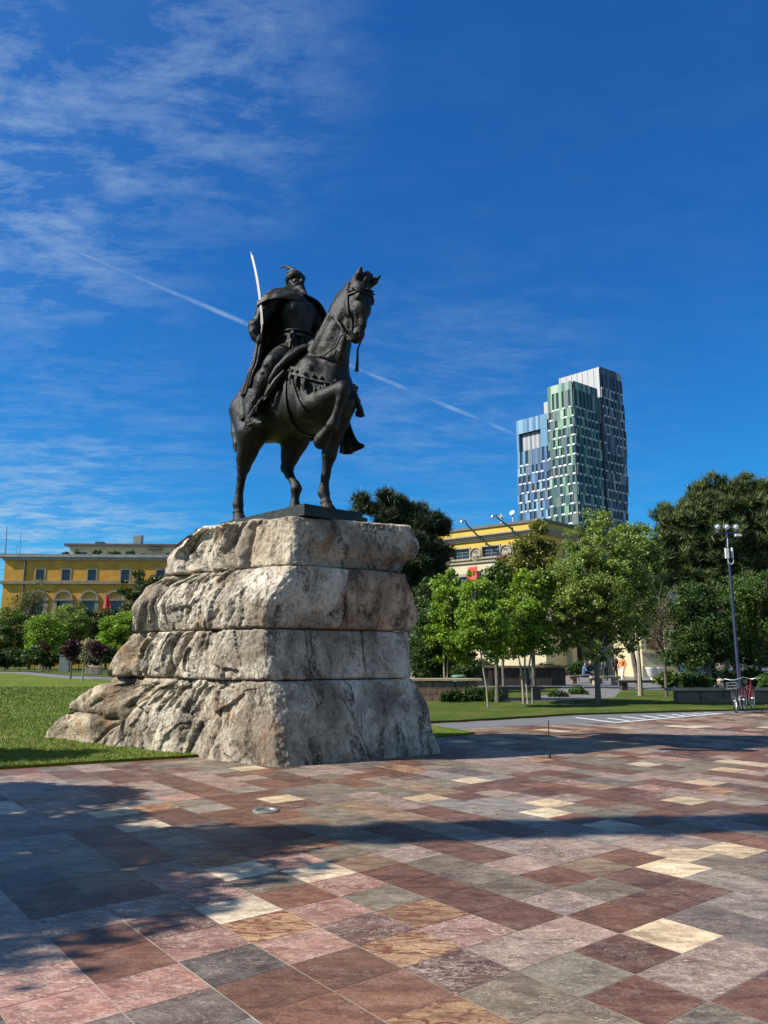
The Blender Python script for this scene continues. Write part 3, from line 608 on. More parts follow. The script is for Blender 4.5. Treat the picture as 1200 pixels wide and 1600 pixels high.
for i in range(15):                                     # tassels hanging from the breast strap
    y = -.52 + i*.075; q = H.snap((1.75-.9*y*y-.25*abs(y), y, 2.17 - .0*abs(y)), .03); mb.tube([q, q+Vector((.01,0,-.06)), q+Vector((.015,0,-.15))], [.022,.03,.012], 6)
for x, z in [(.80,2.56),(1.0,2.44),(1.2,2.33)]:
    q = H.snap((x,-.58,z), .03); mb.tube([q, q+Vector((0,-.02,-.1)), q+Vector((0,-.01,-.22))], [.045,.05,.02], 7)
for x, y, z in [(1.42,.5,2.10),(1.40,.56,2.0),(1.32,.60,1.92)]: mb.lathe((x, y, z), [(.01,-.07),(.05,-.05),(.06,0),(.05,.05),(.01,.07)], 8)
mb.tube([(1.38,.48,2.2),(1.40,.58,2.0),(1.36,.66,1.86)], [.035,.05,.06], 8)
mb.build('tassels', M_bronze, brd, smooth=True)
ribbon('girth', [(.52,-.45,2.7),(.62,-.62,2.3),(.60,-.52,1.9),(.5,0,1.62),(.60,.52,1.9),(.62,.62,2.3),(.52,.45,2.7)], .06, .02, H, M_bronze2, horse, n=60)
ribbon('shoulder_strap', [(.72,-.45,2.72),(.85,-.55,2.40),(.98,-.55,2.08),(1.12,-.40,1.80)], .05, .03, H, M_bronze2, horse, n=26)
ribbon('collar', [(1.02,0,3.38),(1.02,-.25,3.18),(1.15,-.32,3.0),(1.38,-.30,2.86),(1.60,-.15,2.78),(1.68,0,2.74)], .20, .02, H, M_bronze2, horse, n=36)
br = ribbon('bridle', [(1.84,-.02,4.12),(1.93,-.20,3.98),(1.94,-.2,3.75),(1.95,-.18,3.45),(1.96,-.15,3.16)], .036, .02, H, M_bronze2, horse, n=36)
for nm, pts_, w_, st_ in [('browband', [(1.93,-.21,3.93),(2.10,-.20,3.90),(2.26,-.10,3.88),(2.29,0,3.88),(2.26,.10,3.88),(2.10,.20,3.90)], .06, 7), ('browband', [(1.93,-.21,3.85),(2.10,-.21,3.83),(2.27,-.10,3.81),(2.29,0,3.81),(2.27,.1,3.81),(2.10,.2,3.83)], .026, 0),
                      ('cheek_strap', [(1.93,.21,3.95),(1.95,.18,3.5),(1.96,.15,3.16)], .036, 0)]:
    ribbon(nm, pts_, w_, .02, H, M_bronze2, br, n=30, studs=st_, studr=.016)
mb = MB(); c0 = Vector((1.92,-.19,3.13))
for rr, cc in ((.055, c0), (.035, c0+Vector((.03,0,-.12)))):
    ring = [cc + Vector((math.cos(a)*rr, 0, math.sin(a)*rr)) for a in np.linspace(0, 2*math.pi, 15)]; mb.tube(ring, .014, 6)
mb.tube([c0+Vector((.0,0,-.05)), c0+Vector((.03,0,-.12)), c0+Vector((.10,.02,-.16))], [.02,.016,.026], 6); mb.lathe(c0+Vector((.11,.0,-.17)), [(.01,-.03),(.03,-.015),(.03,.015),(.01,.03)], 8); mb.build('bit', M_bronze2, horse, smooth=True)
mb = MB(); q = c0+Vector((-.03,-.01,-.02)); mb.tube([q, q+Vector((-.12,-.01,.0)), Vector((1.66,-.24,2.93)), Vector((1.42,-.33,2.80)), Vector((1.15,-.37,2.86)), Vector((.95,-.32,3.10)), Vector((.78,-.10,3.35))], .018, 7)
mb.tube([Vector((1.95,.12,3.06)), Vector((1.78,.18,2.95)), Vector((1.74,.21,2.72)), Vector((1.70,.23,2.55))], [.016,.018,.026,.04], 7); mb.build('rein', M_bronze2, horse, smooth=True)

# -- the rider
R_ = Field((-.75,-1.05,1.55), (1.15,1.05,5.4), .0145)
Ry = Matrix.Rotation(math.radians(-16), 3, 'Z')
def tr(x, y, z): v = Ry @ Vector((x, y, 0)); return (v.x+.12, v.y, z)                 # torso frame
R_.cap(tr(0,0,3.25), tr(0,0,3.62), .30, .255, .08, 1.05); R_.cap(tr(0,0,3.66), tr(.02,0,4.05), .255, .315, .06, 1.0); R_.ell(tr(.03,0,4.12), (.29,.345,.36), .08)
R_.cap(tr(-.02,-.27,4.38), tr(-.02,.25,4.38), .145, .15, .1); R_.cap(tr(0,0,4.42), (.14,0,4.66), .15, .115, .08)
HC = Vector((.06,0,4.87))
R_.ell(HC, (.165,.14,.21), .04); R_.ell(HC+Vector((.08,0,-.09)), (.10,.095,.12), .04); R_.cap(HC+Vector((.15,0,.03)), HC+Vector((.205,0,-.055)), .024, .032, .02); R_.cap(HC+Vector((.13,-.07,.065)), HC+Vector((.13,.07,.065)), .032, .032, .02)
for s in (-1, 1):
    R_.ell(HC+Vector((.135, s*.055, .02)), (.035,.032,.022), .012, op='sub'); R_.ell(HC+Vector((.125, s*.055, .018)), (.022,.024,.017), .006); R_.ell(HC+Vector((.09, s*.10, -.05)), (.04,.03,.04), .03); R_.ell(HC+Vector((-.01, s*.145, -.02)), (.035,.02,.05), .01)
# skirts of the tunic over the saddle
R_.cap((.1,-.18,3.28), (.22,-.46,3.02), .25, .20, .08); R_.cap((.1,.18,3.28), (.22,.46,3.02), .25, .20, .08)
# legs
for s in (-1, 1):
    R_.chain([((.02,s*.24,3.22),.24), ((.24,s*.58,2.93),.175), ((.20,s*.63,2.85),.16), ((.04,s*.69,2.55),.148), ((-.16,s*.715,2.22),.115), ((-.30,s*.73,1.98),.088), ((-.30,s*.735,1.86),.085)], .05)
    R_.chain([((-.36,s*.735,1.83),.070), ((-.18,s*.76,1.80),.080), ((.0,s*.79,1.745),.070), ((.12,s*.81,1.70),.045), ((.19,s*.82,1.70),.018)], .03); R_.cap((-.33,s*.735,2.0), (-.34,s*.735,1.85), .075, .07, .03)
for i in range(3): R_.cap((.22-.07*i,-.78+.0*i,2.83-.13*i), (.08-.07*i,-.60,2.78-.13*i), .05, .05, .015)
R_.cap((.05,-.74,2.70), (-.26,-.80,2.02), .05, .03, .04)
# right arm, hand round the grip
A0, A1, A2, A3 = (-.14,-.40,4.36), (-.20,-.76,3.78), (-.17,-.78,3.52), (-.09,-.735,3.43)
R_.chain([(A0,.17), ((-.16,-.58,4.1),.15), (A1,.118)], .07); R_.ell((-.21,-.77,3.75), (.105,.10,.12), .04); R_.chain([(A1,.112), ((-.19,-.78,3.62),.100), (A2,.080)], .05); R_.cap(A2, A3, .068, .062, .03)
R_.ell((-.065,-.715,3.42), (.075,.055,.085), .02)
GD = Vector((.02,0,.14)).normalized(); GC = Vector((-.02,-.73,3.46))
for i in range(4):
    c = GC + GD*(.055-.038*i); r_ = .0195 if i < 3 else .016
    R_.chain([(c+Vector((-.05,-.04,0)), r_), (c+Vector((.0,-.062,-.003)), r_), (c+Vector((.045,-.03,-.004)), r_*.92), (c+Vector((.03,.012,-.004)), r_*.8)], .006)
R_.chain([(GC+Vector((-.055,.0,.03)), .023), (GC+Vector((-.02,.045,.07)), .021), (GC+Vector((.03,.03,.085)), .017)], .008)
# left arm to the reins
R_.chain([((.18,.34,4.36),.165), ((.24,.46,4.0),.13), ((.28,.52,3.75),.11), ((.50,.42,3.52),.085), ((.64,.22,3.46),.062)], .05); R_.ell((.70,.15,3.46), (.075,.06,.06), .02)
for i in range(4): c = Vector((.73-.0*i, .15, 3.50-.032*i)); R_.chain([(c+Vector((-.02,.05,0)), .017), (c+Vector((.045,.02,0)), .017), (c+Vector((.03,-.04,0)), .015)], .006)
R_.chain([((.68,.1,3.5),.019), ((.76,.07,3.53),.016)], .01)
# mail skirt ruffles and belt roll
for i in range(16):
    a = i/16*2*math.pi; R_.cap(tr(.27*math.cos(a), .29*math.sin(a), 3.58), tr(.36*math.cos(a), .38*math.sin(a), 3.22), .035, .05, .03)
def rr(v):
    d = mn.fractal(v*6, .9, 2.1, 3)*.010
    if 3.68 < v.z < 4.3 and abs(v.y) < .4 and v.x > 0: return d*.5
    if v.z < 3.66: d += (1-abs(mn.noise(Vector((v.x*8, v.y*8, v.z*3))))*2)*.012
    elif v.x < 0 or abs(v.y) > .4: d += (1-abs(mn.noise(Vector((v.x*7+3, v.y*7, v.z*4))))*2)*.018
    return d
rm = R_.mesh('rider'); relief(rm, rr); rider = link('rider', rm, [M_bronze], statue, smooth=True)
# cuirass
C = Field((-.45,-.6,3.5), (.75,.6,4.6), .016)
C.cap(tr(.015,0,3.72), tr(.035,0,4.05), .262, .325, .05, 1.0); C.ell(tr(.05,0,4.12), (.305,.355,.34), .06); C.ell(tr(.22,-.15,4.14), (.14,.16,.18), .08); C.ell(tr(.22,.15,4.14), (.14,.16,.18), .08); C.cap(tr(.2,0,3.7), tr(.33,0,4.2), .09, .04, .1)
C.f = np.maximum(C.f, (C.ax[2]-4.36)[None,None,:]); C.f = np.maximum(C.f, (3.69-C.ax[2])[None,None,:]); C.f = np.maximum(C.f, (-.10-C.ax[0])[:,None,None])
cm = C.mesh('cuirass'); relief(cm, lambda v: mn.fractal(v*5, .9, 2.1, 3)*.006); link('cuirass', cm, [M_bronze2], rider, smooth=True)
mb = MB(); ring = [Vector(tr(.30*math.cos(a)+.01, .325*math.sin(a), 3.685)) for a in np.linspace(0, 2*math.pi, 33)]; mb.tube(ring, .028, 7); ring = [Vector(tr(.31*math.cos(a)+.01, .335*math.sin(a), 3.60-.03*math.cos(a))) for a in np.linspace(0, 2*math.pi, 33)]; mb.tube(ring, .036, 7)
mb.tube([tr(.30,-.18,3.62), tr(.35,-.24,3.45), tr(.36,-.27,3.25)], [.05,.06,.04], 7); mb.box(tr(.34,-.24,3.50), (.09,.12,.1)); mb.build('belt', M_bronze2, rider, smooth=True)
# beard and helmet
B = Field((-.3,-.35,4.3), (.75,.35,5.0), .0125); bx_ = HC
B.chain([(bx_+Vector((.10,0,-.12)),.085), (bx_+Vector((.18,0,-.24)),.085), (bx_+Vector((.27,0,-.33)),.05), (bx_+Vector((.36,.01,-.38)),.012)], .04)
for s in (-1, 1):
    B.cap(bx_+Vector((.02,s*.115,-.06)), bx_+Vector((.14,s*.06,-.22)), .045, .05, .03); B.chain([(bx_+Vector((.175,s*.015,-.085)),.022), (bx_+Vector((.16,s*.07,-.105)),.022), (bx_+Vector((.12,s*.13,-.15)),.012)], .012)
    for k in range(4): B.cap(bx_+Vector((.06+.04*k, s*(.10-.02*k), -.12-.02*k)), bx_+Vector((.20+.05*k, s*(.05-.012*k), -.30-.03*k)), .022, .012, .012)
link('beard', B.mesh('beard'), [M_bronze], rider, smooth=True)
mb = MB(); hc = HC+Vector((-.025,0,.05)); ax_ = Vector((-.22,0,1))
mb.lathe(hc, [(.186,-.03),(.20,0),(.200,.03),(.190,.05),(.172,.10),(.138,.15),(.09,.185),(.05,.20),(.03,.21)], 26, axis=ax_); mb.lathe(hc, [(.202,.0),(.210,.012),(.210,.035),(.200,.045)], 26, axis=ax_)
mb.tube([hc+Vector((-.15,0,.02)), hc+Vector((-.20,0,-.10)), hc+Vector((-.17,0,-.22))], [.11,.10,.05], 10)
hel = mb.build('helmet', M_bronze2, rider, smooth=True)
E_ = Field((-.85,-.2,5.0), (.35,.2,5.75), .0095); gh = hc + Vector((-.09,0,.19))
E_.cap(gh, gh+Vector((.02,0,.05)), .06, .055, .03); E_.cap(gh+Vector((.0,0,.05)), gh+Vector((.13,0,.0)), .05, .026, .02); E_.cap(gh+Vector((.12,0,-.01)), gh+Vector((.12,0,-.06)), .014, .006, .01)
for s in (-1, 1):
    E_.chain([(gh+Vector((-.01,s*.03,.08)),.030), (gh+Vector((-.09,s*.045,.16)),.028), (gh+Vector((-.20,s*.055,.22)),.022), (gh+Vector((-.31,s*.06,.235)),.015), (gh+Vector((-.39,s*.065,.225)),.006)], .012); E_.cap(gh+Vector((-.02,s*.05,.03)), gh+Vector((-.13,s*.10,.02)), .022, .010, .01)
link('goat_crest', E_.mesh('goat_crest'), [M_bronze2], hel, smooth=True)
# sword: curved blade, guard, grip
sw0 = GC + GD*.10; tip = Vector((-.52,-.74,5.52)); n = 26; V = []; Fc = []
for i in range(n+1):
    t = i/n; c = sw0.lerp(tip, t) + Vector((.085, -.02, 0))*(4*t*(1-t))*.8 + Vector((.16,-.0,0))*t*(1-t); w = .030*(1-.22*t)*(1 if t < .93 else max(.12, (1-t)/.07)); th = .0095*(1-.3*t)
    u_ = Vector((.93,.36,.1)).normalized(); nn = Vector((-.36,.93,0)).normalized(); V += [c-u_*w, c+nn*th-u_*w*.3, c+u_*w, c-nn*th-u_*w*.3]
Fc = [(3,2,1,0), tuple(4*n+q for q in range(4))] + [(4*i+a, 4*i+(a+1) % 4, 4*(i+1)+(a+1) % 4, 4*(i+1)+a) for i in range(n) for a in range(4)]
sword = MB().add(V, Fc).build('sword', M_steel, rider)
mb = MB(); mb.tube([sw0-GD*.24, sw0-GD*.10, sw0], [.026,.020,.024], 9); mb.lathe(sw0-GD*.25, [(.01,-.03),(.035,-.015),(.038,.01),(.02,.03)], 10, axis=GD)
mb.tube([sw0+Vector((-.15,.09,-.03)), sw0+Vector((-.07,.04,.0)), sw0, sw0+Vector((.07,-.04,.03)), sw0+Vector((.14,-.08,.13))], [.014,.018,.024,.018,.012], 8); mb.build('hilt', M_bronze2, sword, smooth=True)

def sheet(name, rows, mat, parent, nu=90, nv=70, fold=None, th=.03, sub=None):
    A = np.array([[tuple(p) for p in r] for r in rows], dtype=float)
    def cr(A, n):            # Catmull-Rom along the first axis
        m = A.shape[0]; out = []
        for i in range(n+1):
            t = i/n*(m-1); k = min(int(t), m-2); f = t-k; p0, p1, p2, p3 = A[max(k-1,0)], A[k], A[k+1], A[min(k+2,m-1)]
            out.append(.5*((2*p1)+(p2-p0)*f+(2*p0-5*p1+4*p2-p3)*f*f+(3*p1-p0-3*p2+p3)*f**3))
        return np.array(out)
    B_ = cr(A, nv); B_ = np.swapaxes(cr(np.swapaxes(B_, 0, 1), nu), 0, 1)
    du = np.gradient(B_, axis=1); dv = np.gradient(B_, axis=0); N_ = np.cross(du, dv); N_ /= np.linalg.norm(N_, axis=2, keepdims=True)+1e-9
    if fold:
        D = np.array([[fold(j/nu, i/nv, B_[i,j]) for j in range(nu+1)] for i in range(nv+1)]); B_ = B_ + N_*D[:,:,None]
    V = B_.reshape(-1,3); i = (np.arange(nv)[:,None]*(nu+1)+np.arange(nu)[None,:]).ravel(); Q = np.c_[i, i+1, i+nu+2, i+nu+1]
    me = mesh_np(name, V, Q); o = link(name, me, [mat], parent, smooth=True); md = o.modifiers.new('thickness', 'SOLIDIFY'); md.thickness = th; md.offset = 0; return o
rows = [[(.34,-.12,4.50),(.22,-.22,4.60),(.04,-.20,4.68),(-.06,0,4.70),(.02,.2,4.66),(.18,.24,4.60),(.36,.14,4.49)],
        [(.30,-.34,4.42),(.02,-.58,4.50),(-.22,-.44,4.58),(-.26,0,4.56),(-.05,.45,4.54),(.22,.60,4.46),(.46,.36,4.36)],
        [(.08,-.52,4.22),(-.14,-.70,4.22),(-.42,-.54,4.20),(-.46,0,4.14),(-.2,.52,4.16),(.18,.72,4.14),(.48,.56,4.12)],
        [(-.22,-.60,3.90),(-.38,-.70,3.86),(-.50,-.54,3.84),(-.52,0,3.78),(-.36,.54,3.78),(.04,.74,3.76),(.36,.68,3.78)],
        [(-.20,-.60,3.50),(-.34,-.66,3.46),(-.48,-.50,3.46),(-.60,0,3.46),(-.56,.52,3.42),(-.16,.74,3.36),(.12,.74,3.34)],
        [(-.22,-.64,3.12),(-.34,-.72,3.08),(-.50,-.56,3.10),(-.66,0,3.20),(-.72,.58,3.08),(-.40,.76,2.96),(-.05,.76,2.90)],
        [(-.30,-.70,2.86),(-.44,-.76,2.78),(-.58,-.62,2.84),(-.82,0,3.08),(-.95,.66,2.80),(-.55,.78,2.60),(-.12,.78,2.52)],
        [(-.38,-.74,2.60),(-.58,-.78,2.44),(-.78,-.62,2.50),(-1.08,0,2.98),(-1.35,.62,2.46),(-.70,.78,2.26),(-.25,.80,2.20)]]
rows = [[(x, y*(.78 if y > 0 else .95), z) for x, y, z in r] for r in rows]
def cf(u, v, p):
    a = min(1, v*2.2+.12); ph = u*46 + 2.2*mn.noise(Vector((u*3, v*2.2, 1)))*2
    return a*(.024*math.sin(ph) + .014*math.sin(ph*1.9+1+v*3)) + mn.noise(Vector(p)*3)*.03*a
sheet('cloak', rows, M_bronze, rider, 120, 90, cf, .035)
sheet('collar_fold', [[(.40,-.06,4.46),(.20,-.30,4.54),(-.02,-.52,4.52),(-.20,-.62,4.42)], [(.44,-.10,4.36),(.30,-.38,4.40),(.08,-.64,4.36),(-.16,-.76,4.26)], [(.42,-.16,4.27),(.30,-.42,4.28),(.10,-.66,4.25),(-.14,-.78,4.16)]], M_bronze2, rider, 40, 20, lambda u, v, p: mn.noise(Vector(p)*7)*.02, .05)
# saddle, saddle cloth and its rolled edge
Sd = Field((-.9,-.75,2.6), (1.05,.75,3.6), .022); Sd.cap((-.45,0,3.0), (.45,0,3.0), .34, .34, .1, 1.25); Sd.chain([((.60,-.22,3.05),.12), ((.74,0,3.30),.11), ((.60,.22,3.05),.12)], .08); Sd.cap((-.5,-.2,3.2), (-.5,.2,3.2), .12, .12, .08)
link('saddle', Sd.mesh('saddle'), [M_bronze], horse, smooth=True)
def cloth_rows(s): return [[(.74,s*.20,3.26),(.40,s*.30,3.24),(-.1,s*.34,3.2),(-.62,s*.34,3.08)], [(.62,s*.52,2.92),(.30,s*.60,2.90),(-.2,s*.64,2.86),(-.75,s*.62,2.8)], [(.42,s*.665,2.62),(.15,s*.69,2.55),(-.25,s*.70,2.5),(-.80,s*.68,2.46)], [(.20,s*.69,2.30),(.02,s*.705,2.22),(-.3,s*.70,2.1),(-.74,s*.69,1.98)]]
sheet('saddle_cloth', cloth_rows(-1), M_bronze, horse, 50, 50, lambda u, v, p: .02*v*math.sin(u*30+v*3) + mn.noise(Vector(p)*6)*.015, .035)
sheet('saddle_cloth', cloth_rows(1), M_bronze, horse, 50, 50, lambda u, v, p: .02*v*math.sin(u*30+v*3), .035)
mb = MB(); mb.tube([(.80,-.16,3.22),(.72,-.36,3.10),(.60,-.56,2.90),(.46,-.67,2.72),(.33,-.72,2.55),(.27,-.735,2.46)], [.05,.07,.075,.07,.055,.015], 10)
mb.tube([(.60,-.62,2.66),(.46,-.70,2.48),(.28,-.735,2.30),(.16,-.74,2.22)], [.02,.055,.05,.02], 8); mb.tube([(.12,-.74,2.24),(-.12,-.78,2.06),(-.32,-.81,1.86),(-.40,-.82,1.70)], [.02,.024,.03,.012], 7)
for i in range(26): t = i/25; a = Vector((.44,-.70,2.44)).lerp(Vector((.14,-.74,2.22)), t); mb.tube([a, a+Vector((.015,-.01,-.07))], [.014,.006], 5)
mb.build('edge_roll', M_bronze2, horse, smooth=True)
for s in (-1, 1):
    mb = MB(); c = Vector((-.08, s*.775, 1.70)); ring = [c + Vector((math.cos(a)*.04, s*.0+math.cos(a)*.10, .13+math.sin(a)*.15)) for a in np.linspace(-.6, math.pi+.6, 15)]; mb.tube(ring, .018, 6); mb.box(c+Vector((0,0,.03)), (.26,.22,.025)); mb.tube([c+Vector((0,0,.28)), c+Vector((.12,-s*.04,.7)), Vector((.2, s*.66, 2.7))], .016, 6); mb.build('stirrup', M_bronze2, horse)
sheet('cloth_corner', [[(.62,.74,2.2),(.70,.75,2.2),(.78,.76,2.2)], [(.62,.80,1.85),(.78,.80,1.80),(.92,.78,1.74)], [(.50,.84,1.50),(.78,.84,1.46),(1.10,.80,1.46)], [(.46,.86,1.36),(.80,.88,1.28),(1.32,.80,1.34)]], M_bronze, horse, 50, 30, lambda u, v, p: .045*v*math.sin(u*17), .03)
mb = MB(); mb.box((0,0,-.05), (2.75,1.34,.10)); mb.box((-.02,0,-.16), (2.95,1.46,.12)); 
for i in range(26): a = i*.24; mb.lathe((-1.25+.03*math.sin(a*5), -.60+.0*i, .004), [(.01,0),(.012,.004)], 5) if i == 0 else None
mb.build('base_plate', M_plinth, statue, bevel=.012)
# ---------------------------------------------------------------- buildings
M_ochre = material('ochre_render', speck((.62,.30,.022), .3, .8, .85, dark=(.46,.21,.018)))
M_yellow = material('yellow_render', speck((.50,.335,.022), .15, .6, .8, dark=(.43,.28,.02)))
M_cream = material('cream_render', speck((.50,.43,.26), .18, .8, .8))
M_stone = material('pale_stone_trim', speck((.27,.23,.165), .3, 1.5, .85))
M_trim = material('grey_stone_trim', speck((.33,.31,.28), .3, 1.5, .85))
M_roof = material('dark_roofing', speck((.09,.085,.08), .3, 1, .9))
M_pale = material('penthouse_render', speck((.52,.45,.26), .2, 1, .85))
M_glass = material('window_glass', color=(.02,.03,.045), rough=.12, spec=.7)
M_dark = material('dark_interior', color=(.02,.02,.02), rough=.8)
M_wframe = material('painted_frame', color=(.5,.48,.42), rough=.6)
M_wdark = material('dark_frame', color=(.10,.11,.12), rough=.5)
M_metal = material('galvanised_metal', color=(.35,.35,.36), rough=.4, metal=.7)
M_red = material('red_cloth', color=(.55,.02,.02), rough=.8)
M_redb = material('red_banner', speck((.62,.055,.03), .15, 2, .7))
M_bark = material('bark', speck((.13,.10,.075), .5, 6, .9, bump=.6, bscale=20))
M_barkp = material('pale_bark', speck((.30,.25,.19), .4, 5, .9, bump=.4, bscale=25))

class Wall:                                  # a wall plane with real openings: origin, direction, outward normal
    def __init__(s, o, t, n): s.o = Vector(o); s.t = Vector(t).normalized(); s.n = Vector(n).normalized()
    def p(s, a, z, out=0.0): return s.o + s.t*a + s.n*out + Vector((0,0,z))
    def slab(s, mb, a0, a1, z0, z1, out0, out1, m=0):
        q = [s.p(a, z, o) for o in (out0, out1) for z in (z0, z1) for a in (a0, a1)]
        mb.add(q, [(0,1,3,2),(5,4,6,7),(4,5,1,0),(2,3,7,6),(4,0,2,6),(1,5,7,3)], m)
    def panelled(s, mb, L, z0, z1, holes, depth=.35, m=0, a_start=0.0):
        """wall from a_start to L with rectangular holes [(a0,a1,z0,z1)]"""
        xs = sorted({a_start, L} | {h[0] for h in holes} | {h[1] for h in holes}); zs = sorted({z0, z1} | {h[2] for h in holes} | {h[3] for h in holes})
        for x0, x1 in zip(xs[:-1], xs[1:]):
            for y0, y1 in zip(zs[:-1], zs[1:]):
                cx, cz = (x0+x1)/2, (y0+y1)/2
                if any(h[0] < cx < h[1] and h[2] < cz < h[3] for h in holes): continue
                mb.add([s.p(x0,y0), s.p(x1,y0), s.p(x1,y1), s.p(x0,y1)], [(0,1,2,3)], m)
        for h in holes:
            for (a, b) in (((h[0],h[2]),(h[1],h[2])), ((h[1],h[2]),(h[1],h[3])), ((h[1],h[3]),(h[0],h[3])), ((h[0],h[3]),(h[0],h[2]))):
                mb.add([s.p(a[0],a[1]), s.p(b[0],b[1]), s.p(b[0],b[1],-depth), s.p(a[0],a[1],-depth)], [(3,2,1,0)], m)
def window(W_, h, parent, frame_m, w=.14, bars=(1,1), sill=True, glass=None, out=.05, fw=.22):
    mb = MB(); a0, a1, z0, z1 = h
    W_.slab(mb, a0-fw, a0, z0-fw*.6, z1+fw, 0, out); W_.slab(mb, a1, a1+fw, z0-fw*.6, z1+fw, 0, out); W_.slab(mb, a0, a1, z1, z1+fw, 0, out-.003); W_.slab(mb, a0, a1, z0-fw*.6, z0, 0, out-.003)
    if sill: W_.slab(mb, a0-fw-.1, a1+fw+.1, z0-fw*.6-.12, z0-fw*.6, 0, out+.14)
    f = mb.build('window', [frame_m], parent)
    mb = MB(); nb, nr = bars
    for k in range(nb): x = a0 + (a1-a0)*(k+1)/(nb+1); W_.slab(mb, x-w/2, x+w/2, z0, z1, -.20, -.14)
    for k in range(nr): z = z0 + (z1-z0)*(k+1)/(nr+1); W_.slab(mb, a0, a1, z-w/2, z+w/2, -.197, -.143)
    for q in ((a0,a0+w*.7,z0,z1),(a1-w*.7,a1,z0,z1)): W_.slab(mb, *q, -.203, -.137)
    mb.build('glazing_bars', [M_wdark], f)
    mb = MB(); mb.add([W_.p(a0,z0,-.21), W_.p(a1,z0,-.21), W_.p(a1,z1,-.21), W_.p(a0,z1,-.21)], [(0,1,2,3)]); mb.build('pane', [glass or M_glass], f)
    return f

